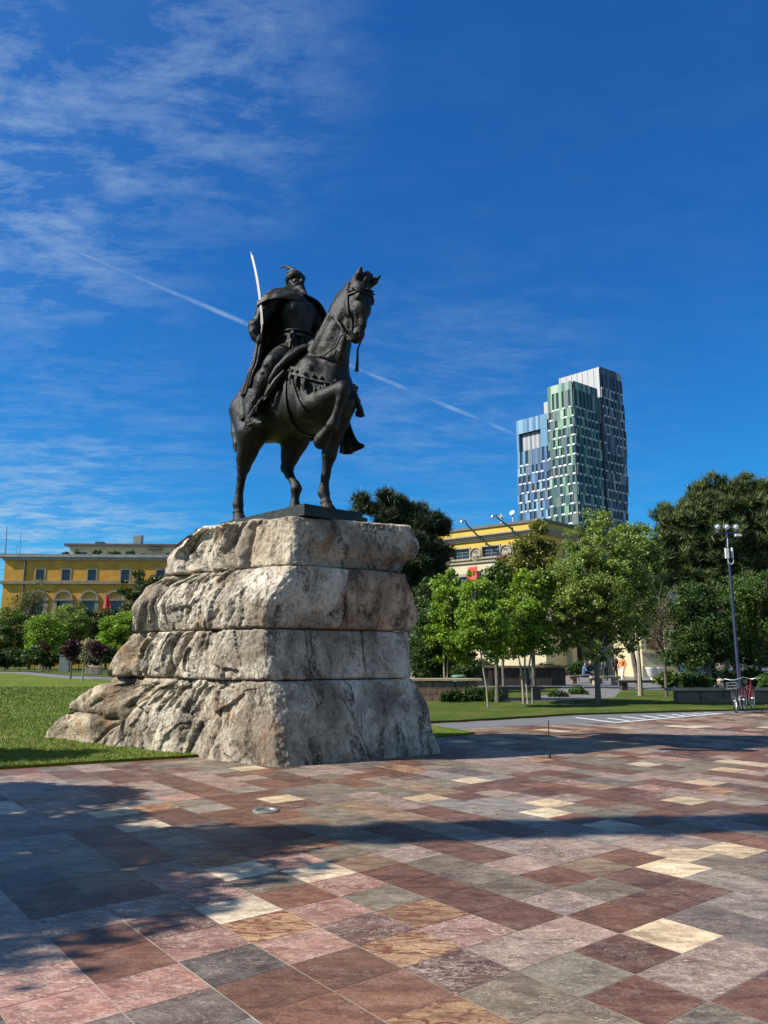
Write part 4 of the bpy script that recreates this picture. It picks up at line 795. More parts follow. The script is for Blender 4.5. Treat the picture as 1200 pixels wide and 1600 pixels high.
def left_building():
    b = empty('ochre_building', (-57, 118, 0)); tag(b, 'long ochre government building on the far left with arched ground windows and dark cornice', 'building')
    inv = lambda o: setattr(o, 'matrix_parent_inverse', b.matrix_basis.inverted())
    c0 = P(9, 866, 118); Hh = c0.z; c1 = G(290, 867.3, Hh); t = (c1-c0); t.z = 0; L = 66.0; t.normalize(); n = Vector((t.y, -t.x, 0))
    if n.y > 0: n = -n
    W_ = Wall((c0.x, c0.y, 0), t, n); back = Wall((c0.x, c0.y, 0), Vector((-.35, .94, 0)), Vector((-.94,-.35,0)))
    def A(u, v): r = ray(u, v); o = W_.o; return (r[0]*o.y - o.x)/(t.x - r[0]*t.y)
    def Zp(u, v): a = A(u, v); return EYE + ray(u, v)[1]*(W_.o.y + t.y*a)
    zc = Zp(120, 909); zw0, zw1 = Zp(142, 907), Zp(142, 890)
    ups = [A(u, 895) for u in (63, 103.5, 144, 196, 251)]; step = (ups[2]-ups[1]); ups += [ups[-1]+step*k*1.1 for k in range(1, 7)]
    holes = [(a-.62, a+.62, zw0, zw1) for a in ups]
    arcs = [A(u, 930) for u in (60.5, 99.5, 140)]; arcs += [arcs[-1] + (arcs[2]-arcs[1])*k for k in range(1, 10)]; za0, za1 = 3.6, Zp(100, 938)
    holes2 = [(a-.95, a+.95, za0, za1) for a in arcs]
    mb = MB(); W_.panelled(mb, L, 0, Hh-.9, holes+holes2, .4); back.panelled(mb, 30, 0, Hh-.9, [(2.2,3.4,zw0,zw1),(6.2,7.4,zw0,zw1)], .3)
    e = W_.p(L, 0); f = back.p(30, 0); q = [W_.p(0,0), e, e+Vector((-.35,.94,0))*30, f]
    mb.add([q[1], q[2], q[2]+Vector((0,0,Hh-.9)), q[1]+Vector((0,0,Hh-.9))], [(0,1,2,3)]); mb.add([q[2], q[3], q[3]+Vector((0,0,Hh-.9)), q[2]+Vector((0,0,Hh-.9))], [(0,1,2,3)])
    inv(mb.build('wall', [M_ochre], b))
    mb = MB(); W_.slab(mb, -.4, L+.5, Hh-.9, Hh-.45, -1, .20); W_.slab(mb, -.7, L+.9, Hh-.45, Hh, -1, .42); back.slab(mb, .0, 30, Hh-.9, Hh-.45, -1, .20); back.slab(mb, .0, 30, Hh-.448, Hh-.002, -1, .42)
    mb.add([v+Vector((0,0,Hh-.1)) for v in q], [(0,1,2,3)])
    inv(mb.build('cornice', [M_trim], b)); mb = MB(); W_.slab(mb, -.5, L+.4, zc-.35, zc+.1, -.2, .30); back.slab(mb, .01, 30, zc-.353, zc+.097, -.2, .30); inv(mb.build('string_course', [M_stone], b))
    mb = MB(); a = A(39, 890); mb.tube([W_.p(a, .5, .12), W_.p(a, Hh-1, .12)], .14, 8); inv(mb.build('downpipe', [M_wdark], b, smooth=True))
    for h in holes: inv(window(W_, h, b, M_stone, .10, (1, 1)))
    for h, in [((2.2,3.4,zw0,zw1),), ((6.2,7.4,zw0,zw1),)]: inv(window(back, h, b, M_stone, .10))
    for h in holes2:                                        # arched surround over each ground floor window
        mb = MB(); c = (h[0]+h[1])/2; r = 1.45; n_ = 16; zs = za1+.15
        for k in range(n_):
            a0, a1 = math.pi*k/n_, math.pi*(k+1)/n_
            for r0, r1, o in ((r-.28, r, .16), (0.0, r-.28, -.05)):
                q4 = [W_.p(c+rr_*math.cos(a_), zs+rr_*math.sin(a_), oo) for oo in (-.1, o) for rr_, a_ in ((r0,a0),(r1,a0),(r1,a1),(r0,a1))]
                mb.add(q4, [(4,5,6,7),(0,1,5,4),(1,2,6,5),(2,3,7,6),(3,0,4,7)], 0 if o > 0 else 1)
        for k in (-1, 1): W_.slab(mb, c+k*.62-.09, c+k*.62+.09, zs+.1, zs+.85, -.05, .04, 0)
        mb.lathe(W_.p(c, zs+.45, -.03), [(.34,0),(.34,.08),(.22,.09),(.22,.02)], 14, axis=W_.n)
        W_.slab(mb, c-1.6, c+1.6, zs-.2, zs, -.1, .24, 0)
        for k in (-1, 1):
            for j in range(5): W_.slab(mb, c+k*1.2-.32, c+k*1.2+.32, za0+j*(zs-.2-za0)/5+.04, za0+(j+1)*(zs-.2-za0)/5-.04, -.1, .14+.06*(j % 2), 0)
        w = mb.build('arched_window', [M_stone, M_dark], b); inv(w)
        mb = MB(); mb.add([W_.p(h[0],h[2],-.3), W_.p(h[1],h[2],-.3), W_.p(h[1],h[3],-.3), W_.p(h[0],h[3],-.3)], [(0,1,2,3)]); mb.build('pane', [M_glass], w)
    mb = MB(); W_.slab(mb, -3, 4, Hh, Hh+.5, -12, -3); inv(mb.build('roof_hatch', [M_roof], b))
    for (u, v0, v1, r) in [(9, 823, 862, .09), (31, 829, 862, .05), (25, 851, 862, .04)]:
        p0, p1 = P(u, v1, 124), P(u+2, v0, 124); p0.z = Hh-.05; o = MB().tube([p0, p1], [r, r*.5], 6)
        if r > .08:
            for k in range(3): z = p0.z+(p1.z-p0.z)*(.35+.25*k); o.tube([(p0.x-.35, p0.y, z), (p0.x+.4, p0.y, z+.05)], .02, 5)
        o = o.build('roof_aerial', [M_wdark]); o.location = (0,0,0); tag(o, {9: 'thick aerial mast with short cross arms, leftmost on the ochre roof', 31: 'tall thin bare aerial mast beside the thick mast on the ochre roof', 25: 'very short aerial rod between the two masts on the ochre roof'}[u], 'aerial', 'aerials on the ochre roof')
    # flag on a pole before the wall
    p = P(163, 950, 112); mb = MB(); mb.tube([(p.x, p.y, .02), (p.x+.05, p.y, p.z+2.2)], .06, 8); fl = mb.build('flag', [M_metal]); tag(fl, 'red flag hanging limp from a pole in front of the ochre building', 'flag')
    V = []; top = Vector((p.x+.05, p.y, p.z+2.15))
    for i in range(9):
        for j in range(11): x = j/10; V.append(top + Vector((x*(.45+1.3*i/8) - .9*(i/8)*(.5), .25*math.sin(x*9+i*.3)*(i/8), -i*.42 - .3*x*(1-i/8))))
    c = link('flag_cloth', mesh_py('flag_cloth', V, [(i*11+j, i*11+j+1, i*11+j+12, i*11+j+11) for i in range(8) for j in range(10)]), [M_red], fl, True); c.modifiers.new('s', 'SOLIDIFY').thickness = .03
    # paler building rising behind it
    pb = empty('penthouse_building', (-40, 150, 0)); tag(pb, 'pale yellow upper storey set behind the ochre building with planted terrace', 'building')
    Yb = 150; x0 = P(110, 850, Yb); x1 = P(330, 851, Yb); Zt = x0.z; zb = Zt-3.3; Wb = Wall((x0.x, Yb, 0), (1,0.03,0), (0.03,-1,0)); Lb = x1.x-x0.x
    def ab(u): return P(u, 860, Yb).x-x0.x
    hs = [(ab(121), ab(136), zb, zb+1.7), (ab(196), ab(207), zb, zb+1.9), (ab(219), ab(227), zb, zb+1.5), (ab(258), ab(266), zb, zb+1.6)]
    mb = MB(); Wb.panelled(mb, Lb, 0, Zt-.4, hs, .4); mb.add([Wb.p(0,0), Wb.p(0,Zt-.4), Wb.p(0,Zt-.4,-14), Wb.p(0,0,-14)], [(0,1,2,3)]); o = mb.build('wall', [M_pale], pb); o.matrix_parent_inverse = pb.matrix_basis.inverted()
    mb = MB(); Wb.slab(mb, -.9, Lb+1, Zt-.4, Zt, -15, .9); Wb.slab(mb, ab(146), ab(158), Zt, Zt+.55, -2, -.5); o = mb.build('roof', [M_roof], pb); o.matrix_parent_inverse = pb.matrix_basis.inverted()
    for h in hs: mb = MB(); mb.add([Wb.p(h[0],h[2],-.3), Wb.p(h[1],h[2],-.3), Wb.p(h[1],h[3],-.3), Wb.p(h[0],h[3],-.3)], [(0,1,2,3)]); o = mb.build('window', [M_glass], pb); o.matrix_parent_inverse = pb.matrix_basis.inverted()
    mb = MB(); Wb.slab(mb, ab(203), ab(215), Zt, Zt+2.0, -3, -1.6); Wb.slab(mb, ab(212), ab(215), Zt+2, Zt+2.3, -2.6, -2)
    for k, a in enumerate((ab(201.5), ab(217))): mb.tube([Wb.p(a, Zt, -2), Wb.p(a, Zt+2.5-.5*k, -2)], .05, 5); mb.tube([Wb.p(a-.8, Zt+2.2-.5*k, -2), Wb.p(a+.8, Zt+2.25-.5*k, -2)], .04, 5)
    o = mb.build('chimney', [M_trim], pb); o.matrix_parent_inverse = pb.matrix_basis.inverted()
    mb = MB(); a0, a1 = ab(232), ab(253)                    # glazed terrace frame
    for k in range(6): a = a0+(a1-a0)*k/5; mb.tube([Wb.p(a, zb, 1.5), Wb.p(a, zb+2.2, 1.5)], .06, 5)
    for z in (0, 2.2): mb.tube([Wb.p(a0, zb+z, 1.5), Wb.p(a1, zb+z, 1.5)], .08, 5)
    Wb.slab(mb, a0, a1, zb+2.2, zb+2.35, 0, 1.6); o = mb.build('terrace_frame', [M_wdark], pb); o.matrix_parent_inverse = pb.matrix_basis.inverted()
    return Hh
LBH = left_building()

def right_building():
    Hh = P(845, 810, 66).z; c = P(845, 810, 66); l = G(700, 828.5, Hh); r_ = G(899, 822, Hh)
    tl = (l-c); tl.z = 0; tl.normalize(); nl = Vector((-tl.y, tl.x, 0)); nl = -nl if nl.dot(c) > 0 else nl; tr_ = (r_-c); tr_.z = 0; tr_.normalize(); nr = Vector((-tr_.y, tr_.x, 0)); nr = -nr if nr.dot(c) > 0 else nr
    b = empty('yellow_building', (c.x, c.y, 0)); tag(b, 'bright yellow ministry building with round medallions between square upper windows', 'building')
    def fix(o): o.matrix_parent_inverse = b.matrix_basis.inverted(); return o
    WL = Wall((c.x, c.y, 0), tl, nl); WR = Wall((c.x, c.y, 0), tr_, nr); LL, LR = 42.0, 30.0
    def A(W_, u, v): r = ray(u, v); return (r[0]*W_.o.y - W_.o.x)/(W_.t.x - r[0]*W_.t.y)
    def Zp(W_, u, v): a = A(W_, u, v); return EYE + ray(u, v)[1]*(W_.o.y + W_.t.y*a)
    # levels on the lit side
    zA = Zp(WL, 845, 823); zB = Zp(WL, 778, 839)-.2; zw1 = Zp(WL, 763, 854); zw0 = Zp(WL, 763, 870.5); z2 = Zp(WL, 764, 876)
    ws = [A(WL, u, 862) for u in (816, 764, 721)]; st = ws[1]-ws[0]; st = (ws[2]-ws[0])/2; ws = [ws[0]+st*k for k in range(6)]
    holes = [(a-.92, a+.92, zw0+.05, zw1) for a in ws]; lo = [(a-1.0, a+1.0, 2.2, z2-1.3) for a in ws]
    mb = MB(); WL.panelled(mb, LL, z2, Hh-.25, holes, .4); q = [WL.p(LL,0), WR.p(LR,0)]; o4 = q[0]+q[1]-WL.p(0,0)
    WR.panelled(mb, LR, z2, Hh-.25, [(a, a+2.2, zw0, zw1) for a in (3.5, 9.5, 15.5, 21.5)], .4)
    for a_, b_ in ((q[0], o4), (o4, q[1])): mb.add([a_, b_, b_+Vector((0,0,Hh-.25)), a_+Vector((0,0,Hh-.25))], [(0,1,2,3)])
    fix(mb.build('upper_wall', [M_yellow], b))
    mb = MB(); WL.panelled(mb, LL, 0, z2, lo, .5); pr = [(4.2, 6.6, 0, 5.6), (10.2, 12.2, 2.4, 6.5), (16, 18, 2.4, 6.5)]; WR.panelled(mb, LR, 0, z2, pr, .5)
    fix(mb.build('lower_wall', [M_cream], b))
    mb = MB(); e1 = .6
    WL.slab(mb, -.3, LL+.5, Hh-.25, Hh, -1, .14); WR.slab(mb, .14, LR, Hh-.252, Hh-.002, -1, .14); mb.add([v+Vector((0,0,Hh-.3)) for v in (WL.p(0,0), q[0], o4, q[1])], [(0,1,2,3)]); fix(mb.build('roof', [M_roof], b))
    mb = MB()                                                # stepped cornice band under the parapet
    for k, (f0, f1, o) in enumerate(((0,.22,.50),(.22,.48,.38),(.48,.74,.27),(.74,1.0,.16))):
        zt, zb_ = zA-.15+(zB-zA+.15)*f0, zA-.15+(zB-zA+.15)*f1; WL.slab(mb, -o, LL, zb_, zt, -.2, o); WR.slab(mb, .003, LR, zb_-.002, zt-.002, -.2, o)
    WL.slab(mb, -.2, LL, z2-.12, z2+.04, -.2, .16); WR.slab(mb, .003, LR, z2-.122, z2+.038, -.2, .16); fix(mb.build('cornice', [M_stone], b))
    for h in holes: fix(window(WL, h, b, M_stone, .06, (1, 2), glass=M_glass, out=.08, fw=.12))
    for h in [(a, a+2.2, zw0, zw1) for a in (3.5, 9.5, 15.5, 21.5)]: fix(window(WR, h, b, M_stone, .12, (1, 2), fw=.16))
    for h in lo: fix(window(WL, h, b, M_stone, .12, (1, 3), fw=.25))
    for k in range(5):                                       # ring medallions between the windows
        a = (ws[k]+ws[k+1])/2; z = Zp(WL, 740, 866.5); cc = WL.p(a, z, .02); mb = MB()
        mb.lathe(cc, [(.62,0),(.64,.08),(.60,.14),(.54,.14),(.51,.08),(.50,.02)], 30, axis=WL.n); mb.lathe(cc, [(.51,.0),(.51,.03)], 30, axis=WL.n)
        for j in range(3): w_ = .22+.06*j; WL.slab(mb, a-w_, a+w_, z-.38+.10*j-.03, z-.38+.10*j+.03, .04, .14+.03*j)
        mb.lathe(WL.p(a, z-.15, .05), [(.2,0),(.18,.07),(.1,.11),(.02,.12)], 14, axis=WL.n); mb.tube([WL.p(a-.24, z+.1, .06), WL.p(a-.13, z+.3, .08), WL.p(a+.13, z+.3, .08), WL.p(a+.24, z+.1, .06)], .045, 7)
        mb.tube([WL.p(a, z+.03, .08), WL.p(a, z+.22, .08)], [.07,.045], 7)
        fix(mb.build('medallion', [M_stone], b, smooth=True))
    # red banner hanging on the lit wall
    a0, a1 = A(WL, 749, 897), A(WL, 734, 899); mb = MB(); n_ = 14; zt, zb_ = Zp(WL, 741, 886), Zp(WL, 741, 915); V = []
    for i in range(n_+1):
        for j in range(7): f = j/6; V.append(WL.p(a0+(a1-a0)*f, zt+(zb_-zt)*i/n_, .35+.06*math.sin(f*5+i*.5)))
    ba = link('banner', mesh_py('banner', V, [(i*7+j, i*7+j+1, i*7+j+8, i*7+j+7) for i in range(n_) for j in range(6)]), [M_redb], None, True); ba.modifiers.new('s', 'SOLIDIFY').thickness = .03; tag(ba, 'plain red banner hanging on the lit wall of the yellow building', 'banner')
    # lamps leaning out from the cornice
    for (u0, v0, u1, v1, lb) in [(754, 841, 722, 815, 'slender curved roof lamp, the left one on the yellow building'), (805, 828, 770, 807, 'slender curved roof lamp, the right one on the yellow building')]:
        a = A(WL, u0, v0); p0 = WL.p(a, Zp(WL, u0, v0), .5); Yd = p0.y-1.6; p1 = P(u1, v1, Yd); mb = MB(); m_ = p0.lerp(p1, .75)+Vector((0,0,.15)); mb.tube([p0, m_, p1+Vector((.25,0,.18)), p1], [.09,.07,.06,.05], 7)
        mb.box(p0, (.16,.16,.35)); o = mb.build('roof_lamp', [M_wdark], smooth=True); tag(o, lb, 'roof lamp', 'lamps leaning from the yellow building')
        o2 = MB().lathe(p1, [(.05,.12),(.16,.08),(.20,-.08),(.05,-.16)], 12).build('lamp_head', [M_metal], o, smooth=True)
    p = WL.p(A(WL, 796, 811), Hh, -.6); mb = MB().tube([p, p+Vector((0,0,.9))], .06, 6); dv = (Vector((0,0,EYE))-p).normalized(); mb.lathe(p+Vector((0,0,.9)), [(.02,0),(.22,.05),(.28,.13),(.27,.14),(.02,.03)], 18, axis=(-.6,-.6,.5)); o = mb.build('satellite_dish', [M_wframe], smooth=True); tag(o, 'small pale satellite dish on the yellow building roof edge', 'satellite dish')
    p = WL.p(A(WL, 778, 816), Hh, -.6); mb = MB(); mb.tube([p, p+Vector((0,0,.5))], .1, 6)
    for k in range(5): a = math.pi/2+k*2*math.pi/5; mb.tube([p+Vector((0,0,.7)), p+Vector((math.cos(a)*.42, 0, .7+math.sin(a)*.42))], [.11,.01], 5)
    o = mb.build('star_ornament', [M_wframe]); tag(o, 'small white star ornament on the yellow building roof', 'ornament')
    # entrance on the shaded side: portal frame, steps, poster
    mb = MB(); WR.slab(mb, 3.4, 4.15, 0, 6.6, 0, .5); WR.slab(mb, 6.65, 7.4, 0, 6.6, 0, .5); WR.slab(mb, 3.2, 7.6, 5.75, 6.7, 0, .75)
    for k in range(5): WR.slab(mb, 3.3-.25*k, 7.6+.25*k, 0, .9-.17*k, .5+.36*k-.36, .5+.36*k)
    fix(mb.build('entrance', [M_cream], b))
    mb = MB(); WR.slab(mb, 4.2, 6.6, 0, 5.6, -.7, -.5); fix(mb.build('doorway', [M_dark], b))
    # projecting lit wing with poster, seen between the trees
    x0 = P(1002, 1000, 62); x1 = P(1057, 1000, 62); zt = P(1030, 955, 62).z+3; ww = x1.x-x0.x
    wg = empty('cream_pavilion', (x0.x, 62, 0)); tag(wg, 'cream rendered entrance pavilion with dark orange poster, glimpsed between the trees', 'building')
    Wg = Wall((x0.x, 62, 0), (1,.12,0), (.12,-1,0)); mb = MB(); Wg.panelled(mb, ww, 0, zt, [(.4, 1.9, 2.2, 5.2)], .15)
    q = [Wg.p(0,0), Wg.p(ww,0), Wg.p(ww,0,-7), Wg.p(0,0,-7)]
    for i in (1,2,3): mb.add([q[i], q[(i+1) % 4], q[(i+1) % 4]+Vector((0,0,zt)), q[i]+Vector((0,0,zt))], [(0,1,2,3)])
    mb.add([v+Vector((0,0,zt)) for v in q], [(0,1,2,3)]); Wg.slab(mb, -.3, ww+.3, zt, zt+.4, -7.3, .35); Wg.slab(mb, -.1, ww+.1, 1.9, 2.05, 0, .12); Wg.slab(mb, -.1, ww+.1, 0, .9, 0, .1)
    o = mb.build('wall', [M_cream], wg); o.matrix_parent_inverse = wg.matrix_basis.inverted()
    mb = MB(); Wg.slab(mb, .4, 1.9, 2.2, 5.2, -.12, -.06); o = mb.build('poster', [material('poster_print', speck((.30,.09,.03), .7, 1.8, .6, dark=(.05,.03,.03)))], wg); o.matrix_parent_inverse = wg.matrix_basis.inverted()
    return b
right_building()

# ---- the tower: three shafts clad in vertical panels
def tower():
    def pm(name, c, r=.45): return material(name, color=c, rough=r, spec=.4)
    G1 = [pm('panel_green', (.035,.095,.085)), pm('panel_bright_green', (.13,.26,.15)), pm('panel_pale_green', (.26,.36,.26)), pm('panel_grey_green', (.10,.125,.105)), pm('panel_dark_green', (.022,.075,.075))]
    B1 = [pm('panel_blue', (.035,.10,.21)), pm('panel_light_blue', (.075,.19,.30)), pm('panel_pale_blue', (.15,.29,.38)), pm('panel_grey_blue', (.09,.13,.17)), pm('panel_deep_blue', (.028,.065,.14))]
    K1 = [pm('panel_charcoal', (.075,.075,.085)), pm('panel_mid_grey', (.20,.19,.20)), pm('panel_light_grey', (.36,.35,.35)), pm('panel_graphite', (.045,.055,.065)), pm('panel_slate', (.10,.115,.13))]
    M_sill = pm('white_sill', (.62,.62,.60)); M_tg = material('tower_glass', color=(.03,.045,.06), rough=.15, spec=.45); M_top = pm('metal_cladding', (.33,.33,.32))
    D = 235.0
    root = empty('office_tower', (P(894,800,D).x, D, 0)); tag(root, 'tall tower of three shafts clad in blue, green and grey panels with scattered windows', 'tower')
    fixm = lambda o: setattr(o, 'matrix_parent_inverse', root.matrix_basis.inverted())
    gz = P(894, 597, D).z; gc = P(894, 597, D); gl = G(856, 608, gz); gr = G(932, 610, gz)
    tl = (gl-gc); tl.z = 0; wl = tl.length; tl.normalize(); tr_ = (gr-gc); tr_.z = 0; wr = tr_.length; tr_.normalize()
    R = random.Random(9); nwin = [0]; CW = []
    def shaft(c, wl, wr, z0, z1, mats, bulge, tag_, top_rows=1, skip_right=False, skip_left=False, seed=1):
        R = random.Random(seed); rowh = 3.15; rows = int((z1-z0)/rowh)
        def prof(z): return bulge(z)
        def corner(z):  # outward offset of the shaft at a height
            return prof(z)
        def pt(face, a, z, out=0.0):
            o = prof(z) + out; cc = c - (tl+tr_)*prof(z)*.5
            t, oth = (tl, tr_) if face == 'l' else (tr_, tl); w = (wl if face == 'l' else wr) + prof(z)
            return Vector((cc.x, cc.y, 0)) + t*(a*w) - oth*out*1.0 + Vector((0,0,z))
        core = MB(); pan = MB()
        zs = [z0 + (z1-z0)*i/14 for i in range(15)]
        for za, zb in zip(zs[:-1], zs[1:]):
            qa = [pt('l',1,za), pt('l',0,za), pt('r',1,za)]; qb = [pt('l',1,zb), pt('l',0,zb), pt('r',1,zb)]
            qa.append(qa[0]+qa[2]-qa[1]); qb.append(qb[0]+qb[2]-qb[1])
            for i in range(4): j = (i+1) % 4; core.add([qa[i], qa[j], qb[j], qb[i]], [(0,1,2,3)])
        q = [pt('l',1,z1), pt('l',0,z1), pt('r',1,z1)]; q.append(q[0]+q[2]-q[1]); core.add(q, [(0,1,2,3)])
        o = core.build('shaft', [mats[4]], root); fixm(o)
        for face, skip in (('l', skip_left), ('r', skip_right)):
            if skip: continue
            w = wl if face == 'l' else wr; n = max(4, round(w/1.25))
            r = 0; z = z0
            ztop = z1 - 2.3*top_rows
            while z < ztop-1:
                hh = rowh if z < ztop - 9 else min(ztop-z, 6.5 if z > ztop-8 else rowh); k = 0; off = R.random()*.6; x = -off; lw = False
                while x < n:
                    wd = R.choice([.5,.62,.7,.8,.9]); a0, a1 = max(0, x/n), min(1, (x+wd)/n)
                    if a1 - a0 > .02:
                        if (not lw) and R.random() < .72 and wd > .55:
                            lw = True
                            CW.append((face, [pt(face,a0,z+.75,.05), pt(face,a1,z+.75,.05), pt(face,a1,z+hh,.05), pt(face,a0,z+hh,.05)], [pt(face,a0-.010,z+.32,.42), pt(face,a1+.010,z+.32,.42), pt(face,a1,z+.80,.12), pt(face,a0,z+.80,.12)], pt(face,a0,z,.12), pt(face,a1,z,.12)))
                        else:
                            lw = False; m = R.choices([0,1,2,3,4], [34,20,9,17,20])[0]; ot = .22+.14*R.random(); q = [pt(face,a0,z,ot), pt(face,a1,z,ot), pt(face,a1,z+hh,ot), pt(face,a0,z+hh,ot)]; qi = [pt(face,a0,z,0), pt(face,a1,z,0), pt(face,a1,z+hh,0), pt(face,a0,z+hh,0)]
                            pan.add(q+qi, [(0,1,2,3),(4,5,1,0),(5,6,2,1),(6,7,3,2),(7,4,0,3)], m)
                    x += wd
                z += hh
            if top_rows:
                for k in range(n): m = R.choices([0,1,2,3,4], [3,3,2,2,2])[0]; q = [pt(face,k/n,ztop,.25), pt(face,(k+1)/n,ztop,.25), pt(face,(k+1)/n,z1+.5,.25), pt(face,k/n,z1+.5,.25)]; pan.add(q, [(0,1,2,3)], m)
        o = pan.build('facade_panels', mats, root); fixm(o)
    z0 = 4.0
    shaft(gc, wl, wr, z0, gz, G1, lambda z: 1.0*math.sin(max(0, min(1, (gz-z)/60))*math.pi*.5)*1.0, 'green', seed=4)
    # the grey shaft behind and to the right
    kz0 = P(939, 575, D+wr*.9); kc = gc + tr_*wr*.98 + (tr_*0); r939 = ray(939, 575)
    kc = gc + tr_*(wr*1.0); 
    def on_line(u, base, d): r = ray(u, 600); t = (r[0]*base.y - base.x)/(d.x - r[0]*d.y); return base + d*t
    kc = on_line(938, gc + tl*0 + tr_*wr*1.0, tr_); kc.z = 0; kz = EYE + ray(939, 575)[1]*kc.y; kr = G(970, 587, kz); kw = ((kr-kc).xy).length; kl = G(882, 596, kz); klw = ((kl-kc).xy).length
    shaft(kc, min(klw, 26), kw, z0, kz, K1, lambda z: 1.1*math.sin(max(0, min(1, (kz-z)/68))*math.pi) - 2.4*max(0, (kz-z)/68)**2, 'grey', seed=7, skip_left=True)
    mb = MB(); ww = min(klw, 26); n = 22
    for k in range(n):
        a0, a1 = ww*k/n, ww*(k+1)/n; o = .3+.12*(k % 3 == 0); p0, p1 = kc+tl*a0-tr_*o, kc+tl*a1-tr_*o
        mb.add([Vector((p0.x,p0.y,gz-11)), Vector((p1.x,p1.y,gz-11)), Vector((p1.x,p1.y,kz+.3)), Vector((p0.x,p0.y,kz+.3))], [(0,1,2,3)], 0 if (k*7 % 5) > 1 else 1)
    o = mb.build('crown_cladding', [M_top, K1[2]], root); fixm(o)
    # the blue shaft on the left
    bs = on_line(853, gc + tl*wl + tr_*1.0, tl); bs.z = 0; bz = EYE + ray(853, 646)[1]*bs.y; bl = G(808.5, 659, bz); bw = ((bl-bs).xy).length
    ztop = bz-11.0
    shaft(bs, bw, wr*.9, z0, ztop, B1, lambda z: .8*math.sin(max(0, min(1, (ztop-z)/60))*math.pi*.6), 'blue', seed=12, skip_right=True, top_rows=0)
    mb = MB(); n = 14
    for k in range(n):
        for (za, zb, ot, m) in ((ztop+6.2, bz, .3, None), (ztop, ztop+6.2, -.9 if k < 11 and k > 0 else .25, 5)):
            mm_ = R.choice([0,1,2,1]) if m is None else ([5, 3, 5, 6][k % 4] if 0 < k < 11 else 1)
            a0, a1 = bw*(1-(k+1)/n), bw*(1-k/n); kk = k; p0, p1 = bs+tl*a0-tr_*ot, bs+tl*a1-tr_*ot; p2, p3 = p1+tr_*8, p0+tr_*8
            mb.add([Vector((p.x,p.y,z)) for z in (za, zb) for p in (p0,p1,p2,p3)], [(0,1,5,4),(1,2,6,5),(3,0,4,7),(4,5,6,7)], mm_)
    o = mb.build('crown_panels', B1+[M_top, K1[1]], root); fixm(o)
    p0 = bs - tr_*.2; zc = EYE + ray(850, 628)[1]*p0.y; mb = MB(); mb.add([Vector((p.x,p.y,z)) for z in (bz-2, zc) for p in (p0+tl*-.8, p0+tl*1.0, p0+tl*1.0+tr_*6, p0+tl*-.8+tr_*6)], [(0,1,5,4),(1,2,6,5),(3,0,4,7),(4,5,6,7)]); o = mb.build('stair_head', [M_top], root); fixm(o)
    # windows: pane with its slanting white sill; past a hundred they stay together
    CW.sort(key=lambda c: -(((c[1][1]-c[1][0]).cross(c[1][3]-c[1][0])).dot(Vector((0,-1,0)).normalized())))
    CW.sort(key=lambda c: 0 if (c[1][0].z > 46) else 1)
    rest = MB()
    for i, (face, q, sl_, b0, b1) in enumerate(CW):
        mb = MB() if i < 99 else rest
        mb.add(q, [(0,1,2,3)], 0)
        mb.add(sl_+[b0, b1], [(0,1,2,3),(4,5,1,0),(4,0,3),(5,2,1)], 1)
        if (q[1]-q[0]).length > 1.2: m_ = [(q[0]+q[1])/2, (q[2]+q[3])/2]; t = (q[1]-q[0]).normalized()*.06; nn = t.cross(Vector((0,0,1))).normalized()*.05; nn = nn if nn.y < 0 else -nn; mb.add([m_[0]-t+nn, m_[0]+t+nn, m_[1]+t+nn, m_[1]-t+nn], [(0,1,2,3)], 2)
        if i < 99: fixm(mb.build('window', [M_tg, M_sill, K1[1]], root))
    if rest.V: o = rest.build('window', [M_tg, M_sill, K1[1]], root); fixm(o); o['kind'] = 'stuff'
tower()
# ---------------------------------------------------------------- trees and shrubs
def leaf_mat(name, dark, lite, sc=1.5, tr=.35):
    m = bpy.data.materials.new(name); m.use_nodes = True; g = NT(m.node_tree); m.node_tree.nodes.clear()
    out = g.n('ShaderNodeOutputMaterial'); p = wc(g); at = g.n('ShaderNodeAttribute', attribute_name='lv').outputs['Fac']
    f = g.math('ADD', g.math('MULTIPLY', g.noise(p, sc, 3, .6), .5), g.math('MULTIPLY', at, .5))
    c = g.mix(g.ramp(f, .28, .72), dark, lite)
    d = g.n('ShaderNodeBsdfPrincipled', {'Base Color': c, 'Roughness': .5, 'Specular IOR Level': .35}); t = g.n('ShaderNodeBsdfTranslucent', {'Color': g.mix(1.0, c, (1.35,1.45,.55), 'MULTIPLY')})
    ms = g.n('ShaderNodeMixShader', {0: tr}); g.l(d.outputs[0], ms.inputs[1]); g.l(t.outputs[0], ms.inputs[2]); g.l(ms.outputs[0], out.inputs[0]); return m
L_maple = leaf_mat('maple_leaves', (.055,.090,.016), (.30,.37,.09)); L_lime = leaf_mat('fresh_leaves', (.065,.120,.012), (.29,.41,.045)); L_dark = leaf_mat('dark_leaves', (.014,.032,.008), (.062,.105,.022), tr=.2)
L_mid = leaf_mat('green_leaves', (.028,.060,.010), (.105,.175,.028)); L_olive = leaf_mat('olive_leaves', (.055,.060,.022), (.155,.165,.05)); L_purple = leaf_mat('purple_leaves', (.018,.006,.009), (.075,.022,.028))
L_pine = leaf_mat('pine_needles', (.016,.032,.009), (.125,.160,.045), 1.0, .12); L_pined = leaf_mat('dark_pine_needles', (.008,.018,.009), (.055,.080,.030), 1.0, .1); L_yel = leaf_mat('yellowish_leaves', (.07,.085,.012), (.25,.24,.04)); L_blos = leaf_mat('pale_blossom', (.16,.13,.09), (.50,.42,.34)); L_shrub = leaf_mat('shrub_leaves', (.014,.034,.008), (.070,.125,.024), 3)

